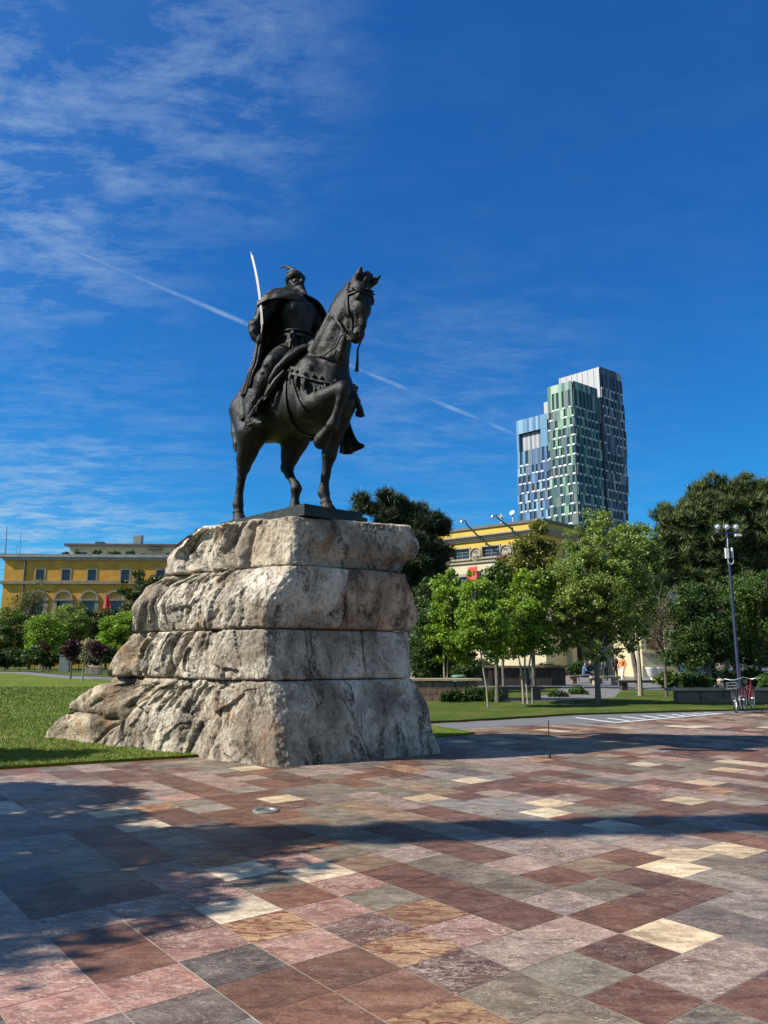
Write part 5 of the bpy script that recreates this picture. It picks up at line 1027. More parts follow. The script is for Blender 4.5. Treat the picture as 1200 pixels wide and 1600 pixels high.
def crown_pts(R, blobs, n, clump=.34, nclump=55, hollow=.45, flat=1.0):
    """leaf positions gathered into clumps spread through ellipsoids [(cx,cy,cz,rx,ry,rz)]"""
    vol = np.array([b[3]*b[4]*b[5] for b in blobs]); vol = vol/vol.sum(); C = []
    for b, w in zip(blobs, vol):
        k = max(5, int(nclump*w)); d = R.normal(size=(k,3)); d /= np.linalg.norm(d, axis=1, keepdims=True); r = R.uniform(hollow**3, 1, k)**(1/3)
        C.append(np.array(b[:3]) + d*r[:,None]*np.array(b[3:])*R.uniform(.82, 1.08, (k,1)))
    C = np.concatenate(C); k = len(C); i = R.integers(0, k, n); rr = clump*R.uniform(.55, 1.25, k)
    d = R.normal(size=(n,3)); d /= np.linalg.norm(d, axis=1, keepdims=True); q = R.uniform(0, 1, n)**.45
    return C, C[i] + d*(q*rr[i])[:,None]*np.array([1,1,.75*flat])
def leaves(R, P_, size, droop=.3):
    n = len(P_); a = R.normal(size=(n,3)); a[:,2] -= droop; a /= np.linalg.norm(a, axis=1, keepdims=True); b = np.cross(a, R.normal(size=(n,3))); b /= np.linalg.norm(b, axis=1, keepdims=True)
    s = size*R.uniform(.6, 1.35, n)[:,None]; V = np.empty((n,4,3)); V[:,0] = P_-a*s*.5; V[:,1] = P_+b*s*.36+a*s*.06; V[:,2] = P_+a*s*.55; V[:,3] = P_-b*s*.36+a*s*.06
    return V
def tree(name, label, cat, base, blobs, n, size, mat, bark, trunk_r=.09, seed=1, group=None, clump=.34, nclump=55, hollow=.45, lean=(0,0), fork=None, limbs=14, twig=.018, stems=1):
    """base: Vector; blobs are relative to the base"""
    R = np.random.default_rng(seed); rr_ = random.Random(seed)
    n = int(n*1.7); nclump = int(nclump*1.7); hollow *= .85; clump *= 1.05; C, P_ = crown_pts(R, blobs, n, clump, nclump, hollow); V = leaves(R, P_, size)
    root = empty(name, base); tag(root, label, cat, group)
    me = mesh_np('crown', V.reshape(-1,3), np.arange(n*4).reshape(-1,4)); a = me.attributes.new('lv', 'FLOAT', 'POINT'); a.data.foreach_set('value', np.repeat(R.random(n), 4))
    link('crown', me, [mat], root)
    zlo = min(b[2]-b[5] for b in blobs); zt = max(b[2]+b[5]*.55 for b in blobs); cx = np.mean([b[0] for b in blobs]); cy = np.mean([b[1] for b in blobs]); mb = MB()
    for s in range(stems):
        o = Vector((rr_.uniform(-.12,.12)*(stems-1), rr_.uniform(-.1,.1)*(stems-1), 0)); top = Vector((cx, cy, zt)); fk = Vector((lean[0], lean[1], fork if fork else zlo+.1)) + o*1.6
        pts = [o+Vector((0,0,-.05)), o*1.1+Vector((lean[0]*.3+rr_.uniform(-.03,.03), lean[1]*.3, fk.z*.35)), o+Vector((lean[0]*.7, lean[1]*.7+rr_.uniform(-.03,.03), fk.z*.7)), fk, fk.lerp(top, .5)+Vector((rr_.uniform(-.1,.1), rr_.uniform(-.1,.1), 0)), top]
        mb.tube(pts, [trunk_r*1.25, trunk_r*1.02, trunk_r*.92, trunk_r*.8, trunk_r*.45, trunk_r*.12], 8)
        order = list(range(len(C))); rr_.shuffle(order)
        for i in order[:limbs]:
            e = Vector(C[i]); t = rr_.uniform(.0, .7); st = fk.lerp(top, t*.8); 
            if e.z < st.z: st = fk
            m = st.lerp(e, .5)+Vector((rr_.uniform(-.1,.1), rr_.uniform(-.1,.1), -.08)); r0 = trunk_r*(.5-.3*t); mb.tube([st, m, e], [r0, r0*.6, twig*.5], 5, cap=False)
            for _ in range(3):
                e2 = e + Vector((rr_.uniform(-1,1), rr_.uniform(-1,1), rr_.uniform(-.3,1)))*clump*1.1; mb.tube([m.lerp(e, rr_.random()), e2], [twig*.7, twig*.25], 4, cap=False)
    t_ = mb.build('trunk', [bark], root, smooth=True); return root
def px_blobs(base, D, L):
    """crown ellipsoids from picture measure: (u, v, half width, half height[, depth shift])"""
    out = []
    for q in L:
        u, v, ru, rv = q[:4]; dd = q[4] if len(q) > 4 else 0; p = P(u, v, D+dd); k = math.hypot(D, 0)/F*1.0; out.append((p.x-base.x, p.y-base.y, p.z-base.z, ru*k, min(ru, rv)*k*.95, rv*k*1.0))
    return out
def ptree(name, label, cat, bu, bv, D, L, n, size, mat, bark, **kw):
    base = G(bu, bv) if D is None else P(bu, bv, D); D_ = base.y if D is None else D; base = Vector((base.x, base.y, .04)); return tree(name, label, cat, base, px_blobs(base, D_, L), n, size, mat, bark, **kw)
def pine(name, label, base, blobs, tufts, blade, mat, seed, clump=.5, nclump=60, trunk_r=.22, per=13, up=.5, hollow=.5):
    R = np.random.default_rng(seed); C, P_ = crown_pts(R, blobs, tufts, clump, nclump, hollow, flat=.9); root = empty(name, base); tag(root, label, 'pine tree')
    n = len(P_)*per; c = np.repeat(P_, per, axis=0); d = R.normal(size=(n,3)); d[:,2] += up*1.3; d /= np.linalg.norm(d, axis=1, keepdims=True); s = np.cross(d, R.normal(size=(n,3))); s /= np.linalg.norm(s, axis=1, keepdims=True); L_ = blade*R.uniform(.6,1.2,(n,1))
    V = np.empty((n,3,3)); w = blade*.055; V[:,0] = c-s*w; V[:,1] = c+s*w; V[:,2] = c+d*L_
    me = mesh_np('crown', V.reshape(-1,3), np.arange(n*3).reshape(-1,3)); a = me.attributes.new('lv', 'FLOAT', 'POINT'); a.data.foreach_set('value', np.repeat(np.repeat(R.random(len(P_)), per), 3)); link('crown', me, [mat], root)
    rr_ = random.Random(seed); mb = MB(); zt = max(b[2]+b[5]*.6 for b in blobs); cx = np.mean([b[0] for b in blobs]); cy = np.mean([b[1] for b in blobs]); top = Vector((cx, cy, zt)); mb.tube([(0,0,-.05), (cx*.3, cy*.3, zt*.3), (cx*.7, cy*.7, zt*.62), top], [trunk_r*1.2, trunk_r, trunk_r*.7, trunk_r*.15], 9)
    for i in range(0, len(C), 6): e = Vector(C[i]); st = Vector((cx*.6, cy*.6, 0)).lerp(top, min(.95, max(.25, (e.z-.8)/zt))); mb.tube([st, st.lerp(e, .5)+Vector((0,0,-.1)), e], [trunk_r*.3, trunk_r*.2, .02], 5, cap=False)
    mb.build('trunk', [M_bark], root, smooth=True); return root

# right side: maples and young trees on the park lawn
ptree('maple_tree', 'large round fresh green maple with straight grey trunk in the middle of the right lawn', 'tree', 935, 1103, None, [(928,915,76,80),(900,950,56,62),(968,940,60,70),(925,848,44,50),(985,890,34,56),(878,930,34,56),(930,1005,66,34)], 34000, .082, L_maple, M_bark, trunk_r=.095, seed=21, clump=.26, nclump=330, hollow=.55, fork=1.7, limbs=60)
ptree('young_tree', 'young bright green tree with two thin crossing stems, nearest the rock pedestal', 'tree', 695, 1097, None, [(705,975,38,48),(700,930,30,40),(720,1005,28,30),(690,990,26,36)], 10500, .098, L_lime, M_barkp, trunk_r=.03, seed=22, clump=.24, nclump=120, fork=1.9, limbs=18, group=None, stems=2)
ptree('young_tree', 'young bright green tree on a thin leaning pale stem, second from the rock pedestal', 'tree', 763, 1108, None, [(752,975,40,42),(748,930,28,38),(770,1000,32,30),(735,1000,26,26)], 10500, .092, L_lime, M_barkp, trunk_r=.03, seed=23, clump=.22, nclump=125, lean=(-.22,0), fork=1.9, limbs=18)
ptree('young_tree', 'young dense green tree on three leaning pale stems, left of the large maple', 'tree', 822, 1103, None, [(815,965,46,50),(830,925,36,42),(800,1000,40,30),(845,990,30,36)], 13500, .092, L_lime, M_barkp, trunk_r=.035, seed=24, clump=.24, nclump=150, lean=(-.1,0), fork=1.8, limbs=22, stems=3)
ptree('park_tree', 'green tree with a thick dark upright trunk among the young pale stems', 'tree', 777, 1100, None, [(778,945,40,50),(775,905,24,30),(790,985,34,36)], 9000, .11, L_mid, M_bark, trunk_r=.08, seed=25, clump=.32, nclump=70, fork=2.0)
ptree('yellowing_tree', 'tall sparse yellow green tree rising before the corner of the yellow building', 'tree', 835, 1070, 40, [(836,845,20,32),(822,870,22,28),(850,880,24,34),(800,900,18,26)], 5200, .16, L_yel, M_bark, trunk_r=.10, seed=26, clump=.42, nclump=42, fork=3.0, limbs=26)
ptree('park_tree', 'pale green tree behind the large maple and beside the big pine', 'tree', 1000, 1075, 33, [(995,860,34,44),(1008,905,34,50),(975,850,26,34),(1015,960,26,40)], 13000, .11, L_maple, M_barkp, trunk_r=.09, seed=27, clump=.32, nclump=150, fork=2.6, limbs=26)
ptree('bare_tree', 'nearly bare thin tree with few leaves in front of the cream pavilion', 'tree', 1041, 1078, 32, [(1030,985,34,40),(1025,945,24,30)], 900, .08, L_olive, M_bark, trunk_r=.06, seed=28, clump=.5, nclump=45, fork=1.7, limbs=40)
ptree('bent_tree', 'dark bent trunk tree leaning right before the entrance steps', 'tree', 997, 1062, 40, [(1000,960,36,34),(975,945,30,30),(1020,930,26,30)], 3800, .13, L_mid, M_bark, trunk_r=.14, seed=29, clump=.5, nclump=50, lean=(-.25,0), fork=2.2, limbs=34)
ptree('orange_tree', 'thin tree with rusty orange leaves before the yellow building', 'tree', 787, 1060, 44, [(786,905,11,36),(784,940,10,24)], 1500, .15, leaf_mat('rusty_leaves', (.10,.03,.01), (.30,.10,.025)), M_bark, trunk_r=.08, seed=30, clump=.35, nclump=26, fork=3.0)
# shaded shrubs by the rock and under the maples
ptree('tall_shrub', 'tall dark leafy shrub close behind the right side of the rock', 'shrub', 668, 1085, 30, [(672,985,26,46),(660,1030,26,36),(682,1045,24,30)], 9000, .085, L_shrub, M_barkp, trunk_r=.05, seed=31, clump=.30, nclump=80, hollow=.2, fork=.8, stems=2)
ptree('dark_tree', 'very dark shaded tree filling the gap behind the rock pedestal', 'tree', 700, 1078, 36, [(690,1000,26,50),(712,1035,30,26),(662,945,24,40)], 9000, .13, L_dark, M_bark, trunk_r=.12, seed=32, clump=.45, nclump=60, hollow=.2, fork=1.6)
ptree('round_shrub', 'round bushy green shrub just behind the green bin', 'shrub', 720, 1080, 33, [(722,1056,19,18)], 3600, .07, L_shrub, M_bark, trunk_r=.03, seed=33, clump=.2, nclump=40, hollow=.3, fork=.2)
SH = [(705,1091,28.5,16,9,'low dark shrub right in front of the green bin'), (742,1088,29,20,12,'low dark shrub between the green bin and the leaning pale stem'), (770,1090,28.8,14,9,'low grey green shrub at the foot of the thick dark trunk'), (858,1050,46,26,9,'wide clipped shrub against the cream wall left of the large maple'), (905,1046,50,16,9,'small shrub against the cream wall behind the large maple trunk'),
      (905,1083,34,14,7,'small spiky plant on the lawn left of the maple trunk'), (872,1088,32,13,5,'flat dark plant lying on the lawn left of the maple trunk'), (1116,1092,29.5,14,7,'small bright shrub on the lawn beside the stone post'), (1045,1062,38,16,9,'low dark shrub before the cream pavilion'), (745,1046,48,22,12,'dark shrub behind the round bushy shrub')]
for i, (u, v, D, ru, rv, lb) in enumerate(SH): ptree('shrub', lb, 'shrub', u, v+rv*.6, D, [(u, v-rv*.2, ru, rv), (u-ru*.5, v+rv*.1, ru*.6, rv*.6)], 2200, .07 if D < 35 else .11, [L_dark, L_shrub, L_mid][i % 3] if i != 7 else L_lime, M_bark, trunk_r=.02, seed=60+i, clump=.18 if D < 35 else .3, nclump=34, hollow=.2, fork=.1, limbs=8, group='low shrubs in the park')
# pines
def pb(base, D, L): return px_blobs(base, D, L)
b_ = Vector((P(1125,1040,37).x, 37, .04)); pine('pine_tree', 'huge dense dark green pine filling the right edge behind the blue lamp pole', b_, pb(b_, 37, [(1110,835,60,58),(1070,820,46,42),(1055,870,40,50),(1160,800,60,48),(1200,850,56,70),(1120,785,50,36),(1085,900,48,46),(1150,900,60,50),(1040,800,18,24),(1230,810,50,60),(1180,770,44,28),(1240,900,50,60)]), 17000, .40, L_pine, 41, .42, 800, .26, 12, up=1.1, hollow=.3)
b_ = Vector((P(632,1040,40).x, 40, .04)); pine('pine_tree', 'dark pine rising behind the right side of the rock pedestal', b_, pb(b_, 40, [(612,800,30,34),(568,790,24,20),(660,820,36,32),(640,870,48,46),(690,850,14,36),(600,860,44,46),(670,900,30,40)]), 8500, .46, L_pined, 42, .42, 320, .24, 12, up=.7, hollow=.2)
# dark broadleaved trees below the big pine
for i, (u, v, D, L, lb) in enumerate([(1110,1080,31,[(1095,960,44,50),(1120,1000,46,40),(1075,1010,36,36)],'dark green tree under the big pine, just left of the blue lamp pole'), (1190,1076,32,[(1180,940,50,54),(1200,1000,52,40),(1230,960,50,60)],'green tree under the big pine, right of the blue lamp pole'), (1150,1070,35,[(1145,1000,50,44),(1145,940,48,44)],'dark tree directly behind the blue lamp pole')]):
    ptree('dark_tree', lb, 'tree', u, v, D, L, 12000, .10, [L_shrub, L_mid, L_dark][i], M_bark, trunk_r=.10, seed=70+i, clump=.36, nclump=90, hollow=.25, fork=1.5)
for i, (u, v, D, lb) in enumerate([(1085,1072,30,'green hedge shrub behind the parked bicycles'), (1130,1066,33,'green hedge shrub behind the stone post'), (1180,1066,31,'green hedge shrub behind the red bicycle'), (1215,1070,30,'green hedge shrub at the right edge of the picture')]):
    ptree('hedge_shrub', lb, 'shrub', u, v+16, D, [(u, v-2, 28, 17)], 3600, .08, [L_shrub, L_mid][i % 2], M_bark, trunk_r=.02, seed=80+i, clump=.2, nclump=50, hollow=.2, fork=.2, limbs=8)

for i, (u, D, hh, lb) in enumerate([(1085,62,70,'tree far back on the right, seen under the big pine branches'), (1130,66,80,'tree far back behind the blue lamp pole'), (1180,60,70,'tree far back behind the bicycles at the right edge'), (1230,64,80,'tree far back just outside the right edge'), (670,60,90,'tree far back behind the rock and the dark pine'), (1060,75,60,'tree far back right of the cream pavilion')]):
    ptree('park_tree', lb, 'tree', u, 1050, D, [(u, 1000, 36, 44), (u-24, 1020, 26, 28), (u+26, 1015, 26, 30), (u, 1000-hh*.5, 26, 30)], 5500, .20, [L_dark, L_mid][i % 2], M_bark, trunk_r=.14, seed=300+i, clump=.7, nclump=60, hollow=.1, fork=1.5, twig=.04)
# left side: trees before the ochre building
LT = [('park_tree','mid green bushy tree at the far left edge before the ochre building',12,1035,96,[(12,985,30,34),(-10,1000,30,36),(30,1010,24,24)],8000,L_mid,.22), ('bare_tree','sparse brownish tree with hardly any leaves before the downpipe of the ochre building',46,1035,99,[(45,955,22,34),(58,925,16,26),(30,950,14,24)],1500,L_olive,.2),
      ('park_tree','bright green tree standing left of the middle of the left tree row',72,1036,92,[(70,985,22,32),(60,1002,18,20),(84,995,18,24)],6500,L_lime,.2), ('park_tree','tall fresh green tree in the middle of the left tree row',106,1036,95,[(106,975,28,32),(95,1000,26,24),(122,990,20,26)],8500,L_maple,.2),
      ('park_tree','olive green tree left of the red flag',140,1036,99,[(140,985,26,34),(128,960,16,22),(158,1000,20,26)],7000,L_olive,.22), ('park_tree','broad bright green tree nearest the rock on the left',186,1037,88,[(186,990,32,34),(205,985,26,34),(168,1005,22,24),(195,1015,34,20)],11000,L_lime,.19),
      ('evergreen_tree','dark evergreen tree hiding windows of the ochre building beside the rock',228,1030,104,[(222,925,34,32),(240,925,26,28),(215,960,32,30),(245,965,30,36)],11000,L_dark,.24), ('park_tree','low dark green tree between the fresh green trees and the flag',165,1034,103,[(168,975,20,26),(150,1010,30,20)],4500,L_dark,.22)]
for i, (nm, lb, u, v, D, L, n, m, sz) in enumerate(LT): ptree(nm, lb, 'tree', u, v, D, L, n, sz, m, M_bark, trunk_r=.16, seed=100+i, clump=.75, nclump=70, hollow=.25, fork=2.2, limbs=20, twig=.04, group=None)
PT = [(67,1050.5,[(68,1016,11,14)],'purple leaved young tree, leftmost of three on the far lawn edge'), (110,1062,[(110,1016,13,15)],'purple leaved young tree, middle of three and the lowest in the picture'), (158,1056,[(152,1014,14,13),(160,1018,10,10)],'purple leaved young tree, nearest the rock')]
for i, (u, v, L, lb) in enumerate(PT): ptree('purple_tree', lb, 'tree', u, v, None, L, 1900, .13, L_purple, M_bark, trunk_r=.06, seed=120+i, clump=.32, nclump=26, hollow=.1, fork=1.9, limbs=12, group='purple trees on the left lawn')
ptree('blossom_tree', 'small tree with pale pinkish blossom between the purple trees', 'tree', 138, 1050, 78, [(138,1008,17,12),(128,1014,12,9)], 1700, .16, L_blos, M_bark, trunk_r=.07, seed=125, clump=.4, nclump=30, fork=1.6)
for i, (u, v, lt) in enumerate([(24,1046,1012),(129,1066,1030),(206,1058,1020)]):
    ptree('sapling', ['bare staked sapling on the far lawn at the left edge', 'bare thin leaning sapling between the middle and nearest purple trees', 'bare sapling beside the rock on the left'][i], 'sapling', u, v, None, [(u+2, lt, 7, 12)], 160, .12, L_olive, M_barkp, trunk_r=.05, seed=130+i, clump=.3, nclump=10, fork=1.7, group='thin saplings on the left lawn')
r_ = random.Random(5)
for i, u in enumerate(range(-15, 236, 23)):
    D = 84 + r_.uniform(-3, 3); ptree('shrub', 'dark shrub in the undergrowth band ' + ['cut by the left picture edge', 'near the left edge, behind the dark stone cube', 'behind the bare staked sapling on the left lawn', 'left of the leftmost purple tree', 'right of the leftmost purple tree', 'behind the tall grey green cabinet', 'right of the middle purple tree', 'behind the pale blossom tree', 'right of the nearest purple tree, below the red flag', 'beneath the broad bright green tree', 'touching the rock outline on the left'][i], 'shrub', u, 1040, D, [(u, 1026+r_.uniform(-3,3), 17, 12)], 1700, .22, [L_dark, L_shrub][i % 2], M_bark, trunk_r=.05, seed=140+i, clump=.55, nclump=26, hollow=.1, fork=.3, limbs=6, twig=.03, group='dark shrubs under the left trees')
for i, (u, v, hw, hh) in enumerate([(102,857,5,6),(120,853,4,7),(152,853,6,8),(178,856,8,6),(187,853,5,5),(205,855,4,7),(50,863,8,3)]):
    q = P(u, v+hh, 126); q.z = LBH-.1; tree('terrace_plant', 'potted plant on the roof terrace, ' + ['left of the pale penthouse','first from the penthouse corner','below the wide chimney cap','left of the square chimney','just under the square chimney','right of the square chimney','low and far left on the roof edge'][i], 'plant', q, [(0,0,hh*.11+.3,hw*.1,hw*.1,hh*.1)], 260, .3, [L_dark, L_shrub][i % 2], M_bark, trunk_r=.05, seed=160+i, clump=.4, nclump=9, fork=.2, limbs=4, twig=.04, group='plants on the roof terrace')
# trees outside the picture on the left, whose shade falls over the square
tree('shade_tree', 'leafy tree on the lawn left of the camera, outside the picture', 'tree', Vector((-9.9,5.7,.04)), [(0,0,5.0,2.6,2.2,1.7),(-.8,1.2,4.6,2.2,1.6,1.3),(.4,-1.4,4.2,1.9,1.6,1.2),(-.9,-2.2,4.0,1.7,1.3,1.1),(-.2,-1.6,6.0,1.7,1.2,.9),(-.9,-2.6,5.6,1.5,1.0,.9)], 15000, .17, L_mid, M_bark, trunk_r=.2, seed=201, clump=.5, nclump=120, fork=2.6)
tree('shade_tree', 'lower leafy tree on the lawn left of the square, outside the picture', 'tree', Vector((-11.5,8.4,.04)), [(0,0,5.2,1.9,1.0,1.2),(1.6,.3,4.6,1.3,.8,.7)], 5000, .17, L_mid, M_bark, trunk_r=.16, seed=202, clump=.34, nclump=60, fork=2.6)
tree('shade_tree', 'leafy tree on the left lawn well left of the rock, outside the picture', 'tree', Vector((-12.4,12.2,.04)), [(0,0,4.6,1.7,1.0,1.0),(-1.4,.5,4.2,1.3,.8,.8)], 6000, .17, L_mid, M_bark, trunk_r=.16, seed=205, clump=.34, nclump=60, fork=2.6)
tree('cypress_tree', 'tall narrow cypress on the lawn left of the camera, outside the picture', 'tree', Vector((-12.6,5.55,.04)), [(0,-.12*k,7.4+1.05*k,.27,.26,1.0) for k in range(11)], 30000, .14, L_dark, M_bark, trunk_r=.2, seed=203, clump=.26, nclump=420, hollow=.0, fork=3.5, limbs=4)
# ---------------------------------------------------------------- street furniture, people, bicycles
M_blue = material('blue_enamel', speck((.008,.018,.050), .2, 6, .6, spec=.2)); M_lens = material('lamp_lens', color=(.80,.82,.82), rough=.15, spec=.8); M_box = material('grey_plastic', color=(.55,.56,.55), rough=.5)
M_binG = material('green_plastic', speck((.10,.21,.13), .25, 8, .5)); M_conc = material('pale_concrete', speck((.40,.31,.20), .35, 3, .85, bump=.3)); M_wallst = material('brown_stone', speck((.20,.13,.085), .5, 4, .9, bump=.5)); M_darkst = material('dark_stone', speck((.045,.036,.026), .4, 3, .9)); M_wood = material('weathered_wood', speck((.13,.09,.06), .3, 8, .8)); M_rub = material('black_rubber', color=(.015,.015,.015), rough=.7); M_redp = material('red_paint', color=(.26,.015,.02), rough=.35); M_chr = material('bright_metal', color=(.6,.6,.6), rough=.3, metal=.8); M_blk = material('black_paint', color=(.02,.02,.02), rough=.4); M_urn = material('white_urn', speck((.66,.64,.58), .2, 4, .7))

# inspection light sunk in the paving
c = G(415, 1268); lt = empty('ground_light', (c.x, c.y, .004)); tag(lt, 'round recessed light with pale metal rim set in the stone paving', 'ground light')
MB().lathe((0,0,0), [(.145,-.02),(.145,.012),(.135,.018),(.112,.018),(.108,.004)], 32).build('rim', [material('rim_metal', color=(.34,.33,.28), rough=.45, metal=.6)], lt, smooth=True); MB().lathe((0,0,0), [(.107,-.01),(.107,.008),(.02,.010)], 32).build('glass', [material('light_glass', color=(.05,.08,.065), rough=.1)], lt, smooth=True)
for k in range(6): a = k*math.pi/3; MB().lathe((.124*math.cos(a), .124*math.sin(a), .018), [(.006,0),(.006,.003)], 8).build('bolt', [M_wdark], lt)
c = G(859, 1185); MB().tube([(0,0,0),(0,0,.10)], [.022,.022], 8).tube([(0,0,.10),(.0,0,.62)], .009, 6).build('marker_post', [M_blk], origin=None).location = (c.x, c.y, .004); o = bpy.data.objects['marker_post']; tag(o, 'thin black marker rod standing alone on the shaded paving', 'post')

# lamp pole
c = P(1158, 1100, 26.5); lp = empty('lamp_pole', (c.x, 26.5, .05)); tag(lp, 'tall dark blue lamp pole with three round floodlights and grey boxes', 'street lamp')
zt = P(1136, 833, 26.5).z-.05; MB().tube([(0,0,0),(0,0,1.0),(0,0,zt)], [.075,.062,.042], 14).lathe((0,0,0), [(.2,0),(.2,.03),(.11,.05),(.11,.22),(.095,.24)], 14).build('pole', [M_blue], lp, smooth=True)
cb = MB().box((0,0,zt), (.86,.05,.05)).build('crossbar', [M_blue], lp)
for k, x in enumerate((-.32, 0, .32)):
    f = MB().lathe((x, 0, zt+.22), [(.04,.12),(.08,.09),(.098,.0),(.102,-.05),(.09,-.055)], 18, axis=(0,.97,.25)).tube([(x,0,zt),(x,.06,zt+.14)], .022, 6).build('floodlight', [M_wdark], lp, smooth=True); MB().lathe(Vector((x, 0, zt+.22))+Vector((0,-.055,-.014)), [(.084,0),(.07,.012),(.02,.02)], 18, axis=(0,-.97,-.25)).build('lens', [M_lens], f, smooth=True)
MB().box((.36,-.03,zt-.08), (.2,.16,.08)).tube([(.2,0,zt+.0),(.36,0,zt-.06)], .015, 6).build('antenna_box', [M_box], lp)
MB().box((-.10,-.09,zt-.72), (.11,.09,.36)).build('control_box', [M_box], lp); MB().tube([(.10,-.06,zt-.52),(.10,-.06,zt-.88)], .04, 10).build('control_box', [M_box], lp)
MB().tube([(-.10,-.1,zt-.9),(-.08,-.12,zt-1.05),(.02,-.12,zt-1.12),(.10,-.1,zt-1.02),(.10,-.08,zt-.85)], .014, 6).tube([(-.05,-.08,zt-.5),(-.03,-.09,zt-.2)], .012, 5).build('cable', [M_box], lp, smooth=True)
MB().tube([(.0,-.095,.5),(.01,-.10,1.4)], .025, 6).build('conduit', [M_blk], lp)

# bicycles
def bicycle(label, loc, rz, mat, basket=False, lean=.06):
    r = empty('bicycle', loc, rz); r.rotation_euler = (lean, 0, rz); tag(r, label, 'bicycle')
    for x in (-.52, .52):
        w = MB(); ring = [Vector((x+.33*math.cos(a), 0, .34+.33*math.sin(a))) for a in np.linspace(0, 2*math.pi, 29)]; w.tube(ring, .021, 7, cap=False); wh = w.build('wheel', [M_rub], r, smooth=True)
        s = MB(); ring = [Vector((x+.305*math.cos(a), 0, .34+.305*math.sin(a))) for a in np.linspace(0, 2*math.pi, 29)]; s.tube(ring, .009, 5, cap=False); s.tube([(x,-.04,.34),(x,.04,.34)], .025, 8)
        for k in range(12): a = k*math.pi/6; s.tube([(x,0,.34),(x+.30*math.cos(a),0,.34+.30*math.sin(a))], .0028, 3)
        s.build('rim', [M_chr], wh)
        g = MB(); arc = [Vector((x+.375*math.cos(a), 0, .34+.375*math.sin(a))) for a in np.linspace(.2, 2.9, 12)]; g.tube(arc, .018, 6); g.build('mudguard', [mat], r, smooth=True)
    f = MB(); bb, st, hd, rr_, fr = Vector((-.06,0,.30)), Vector((-.20,0,.76)), Vector((.36,0,.80)), Vector((-.52,0,.34)), Vector((.52,0,.34))
    for a, b in ((bb,st),(bb,hd-Vector((0,0,.1))),(st-Vector((0,0,.06)),hd)): f.tube([a,b], .017, 7)
    for y in (-.05,.05): f.tube([rr_+Vector((0,y,0)), bb+Vector((0,y*.5,0))], .009, 5); f.tube([rr_+Vector((0,y,0)), st+Vector((0,y*.3,0))], .008, 5); f.tube([fr+Vector((0,y,0)), hd+Vector((.02,y*.5,-.1))], .012, 6)
    f.tube([hd+Vector((.02,0,-.12)), hd+Vector((-.02,0,.14))], .016, 7); f.build('frame', [mat], r, smooth=True)
    MB().tube([(-.25,-.28,.93),(-.0,0,0)], .001, 3) if False else None
    MB().tube([(.20,-.28,.98),(.30,-.22,1.0),(.345,-.05,.96),(.345,.05,.96),(.30,.22,1.0),(.20,.28,.98)], .012, 6).build('handlebar', [M_chr], r, smooth=True)
    sd = MB(); sd.tube([(-.36,0,.88),(-.24,0,.90),(-.10,0,.885)], [.075,.06,.022], 8); sd.tube([(-.20,0,.76),(-.225,0,.88)], .013, 6); sd.build('saddle', [M_rub], r, smooth=True)
    cr = MB(); cr.lathe((-.06,-.03,.30), [(.085,-.004),(.085,.004)], 18, axis=(0,-1,0)); cr.tube([(-.06,-.05,.30),(.02,-.06,.16)], .010, 5); cr.tube([(-.06,.05,.30),(-.14,.06,.44)], .010, 5); cr.box((.02,-.10,.16), (.09,.07,.02)); cr.box((-.14,.10,.44), (.09,.07,.02)); cr.build('crank', [M_chr], r)
    if basket:
        b = MB(); 
        for z in (.72,.80,.88): b.tube([(.42,-.15,z),(.72,-.15,z),(.72,.15,z),(.42,.15,z),(.42,-.15,z)], .008, 4)
        for x in (.42,.52,.62,.72):
            for y in (-.15,.15): b.tube([(x,y,.70),(x,y,.90)], .005, 4)
        b.box((.57,0,.705), (.3,.3,.01)); b.build('basket', [M_wdark], r)
    return r
q = G(1172, 1110); bicycle('red bicycle parked beside the blue lamp pole', (q.x, q.y+.1, .01), math.radians(52), M_redp, False)
q = G(1152, 1112); bicycle('black bicycle with front basket, left of the red bicycle', (q.x, q.y-.1, .01), math.radians(238), M_blk, True)
for i, (u, D, rz, lb) in enumerate([(1066,33,70,'grey bicycle in the shade, leftmost of the parked row'), (1078,32.6,75,'dark bicycle in the parked row beside the leftmost grey one'), (1090,32.4,68,'black bicycle in the middle of the shaded parked row'), (1100,32,80,'red framed bicycle in the shaded parked row'), (1112,31.6,20,'white framed bicycle lying low at the right end of the shaded parked row')]):
    p = P(u, 1080, D); o = bicycle(lb, (p.x, D, .02), math.radians(rz), [M_chr, M_wdark, M_blk, M_redp, M_wframe][i], i % 2 == 0, .08); o['group'] = 'bicycles parked under the trees'

def item(name, label, cat, mb, mats, loc, rz=0.0, smooth=False, bevel=0, group=None):
    o = mb.build(name, mats, None, smooth, bevel=bevel); o.location = loc; o.rotation_euler = (0,0,rz); tag(o, label, cat, group); return o
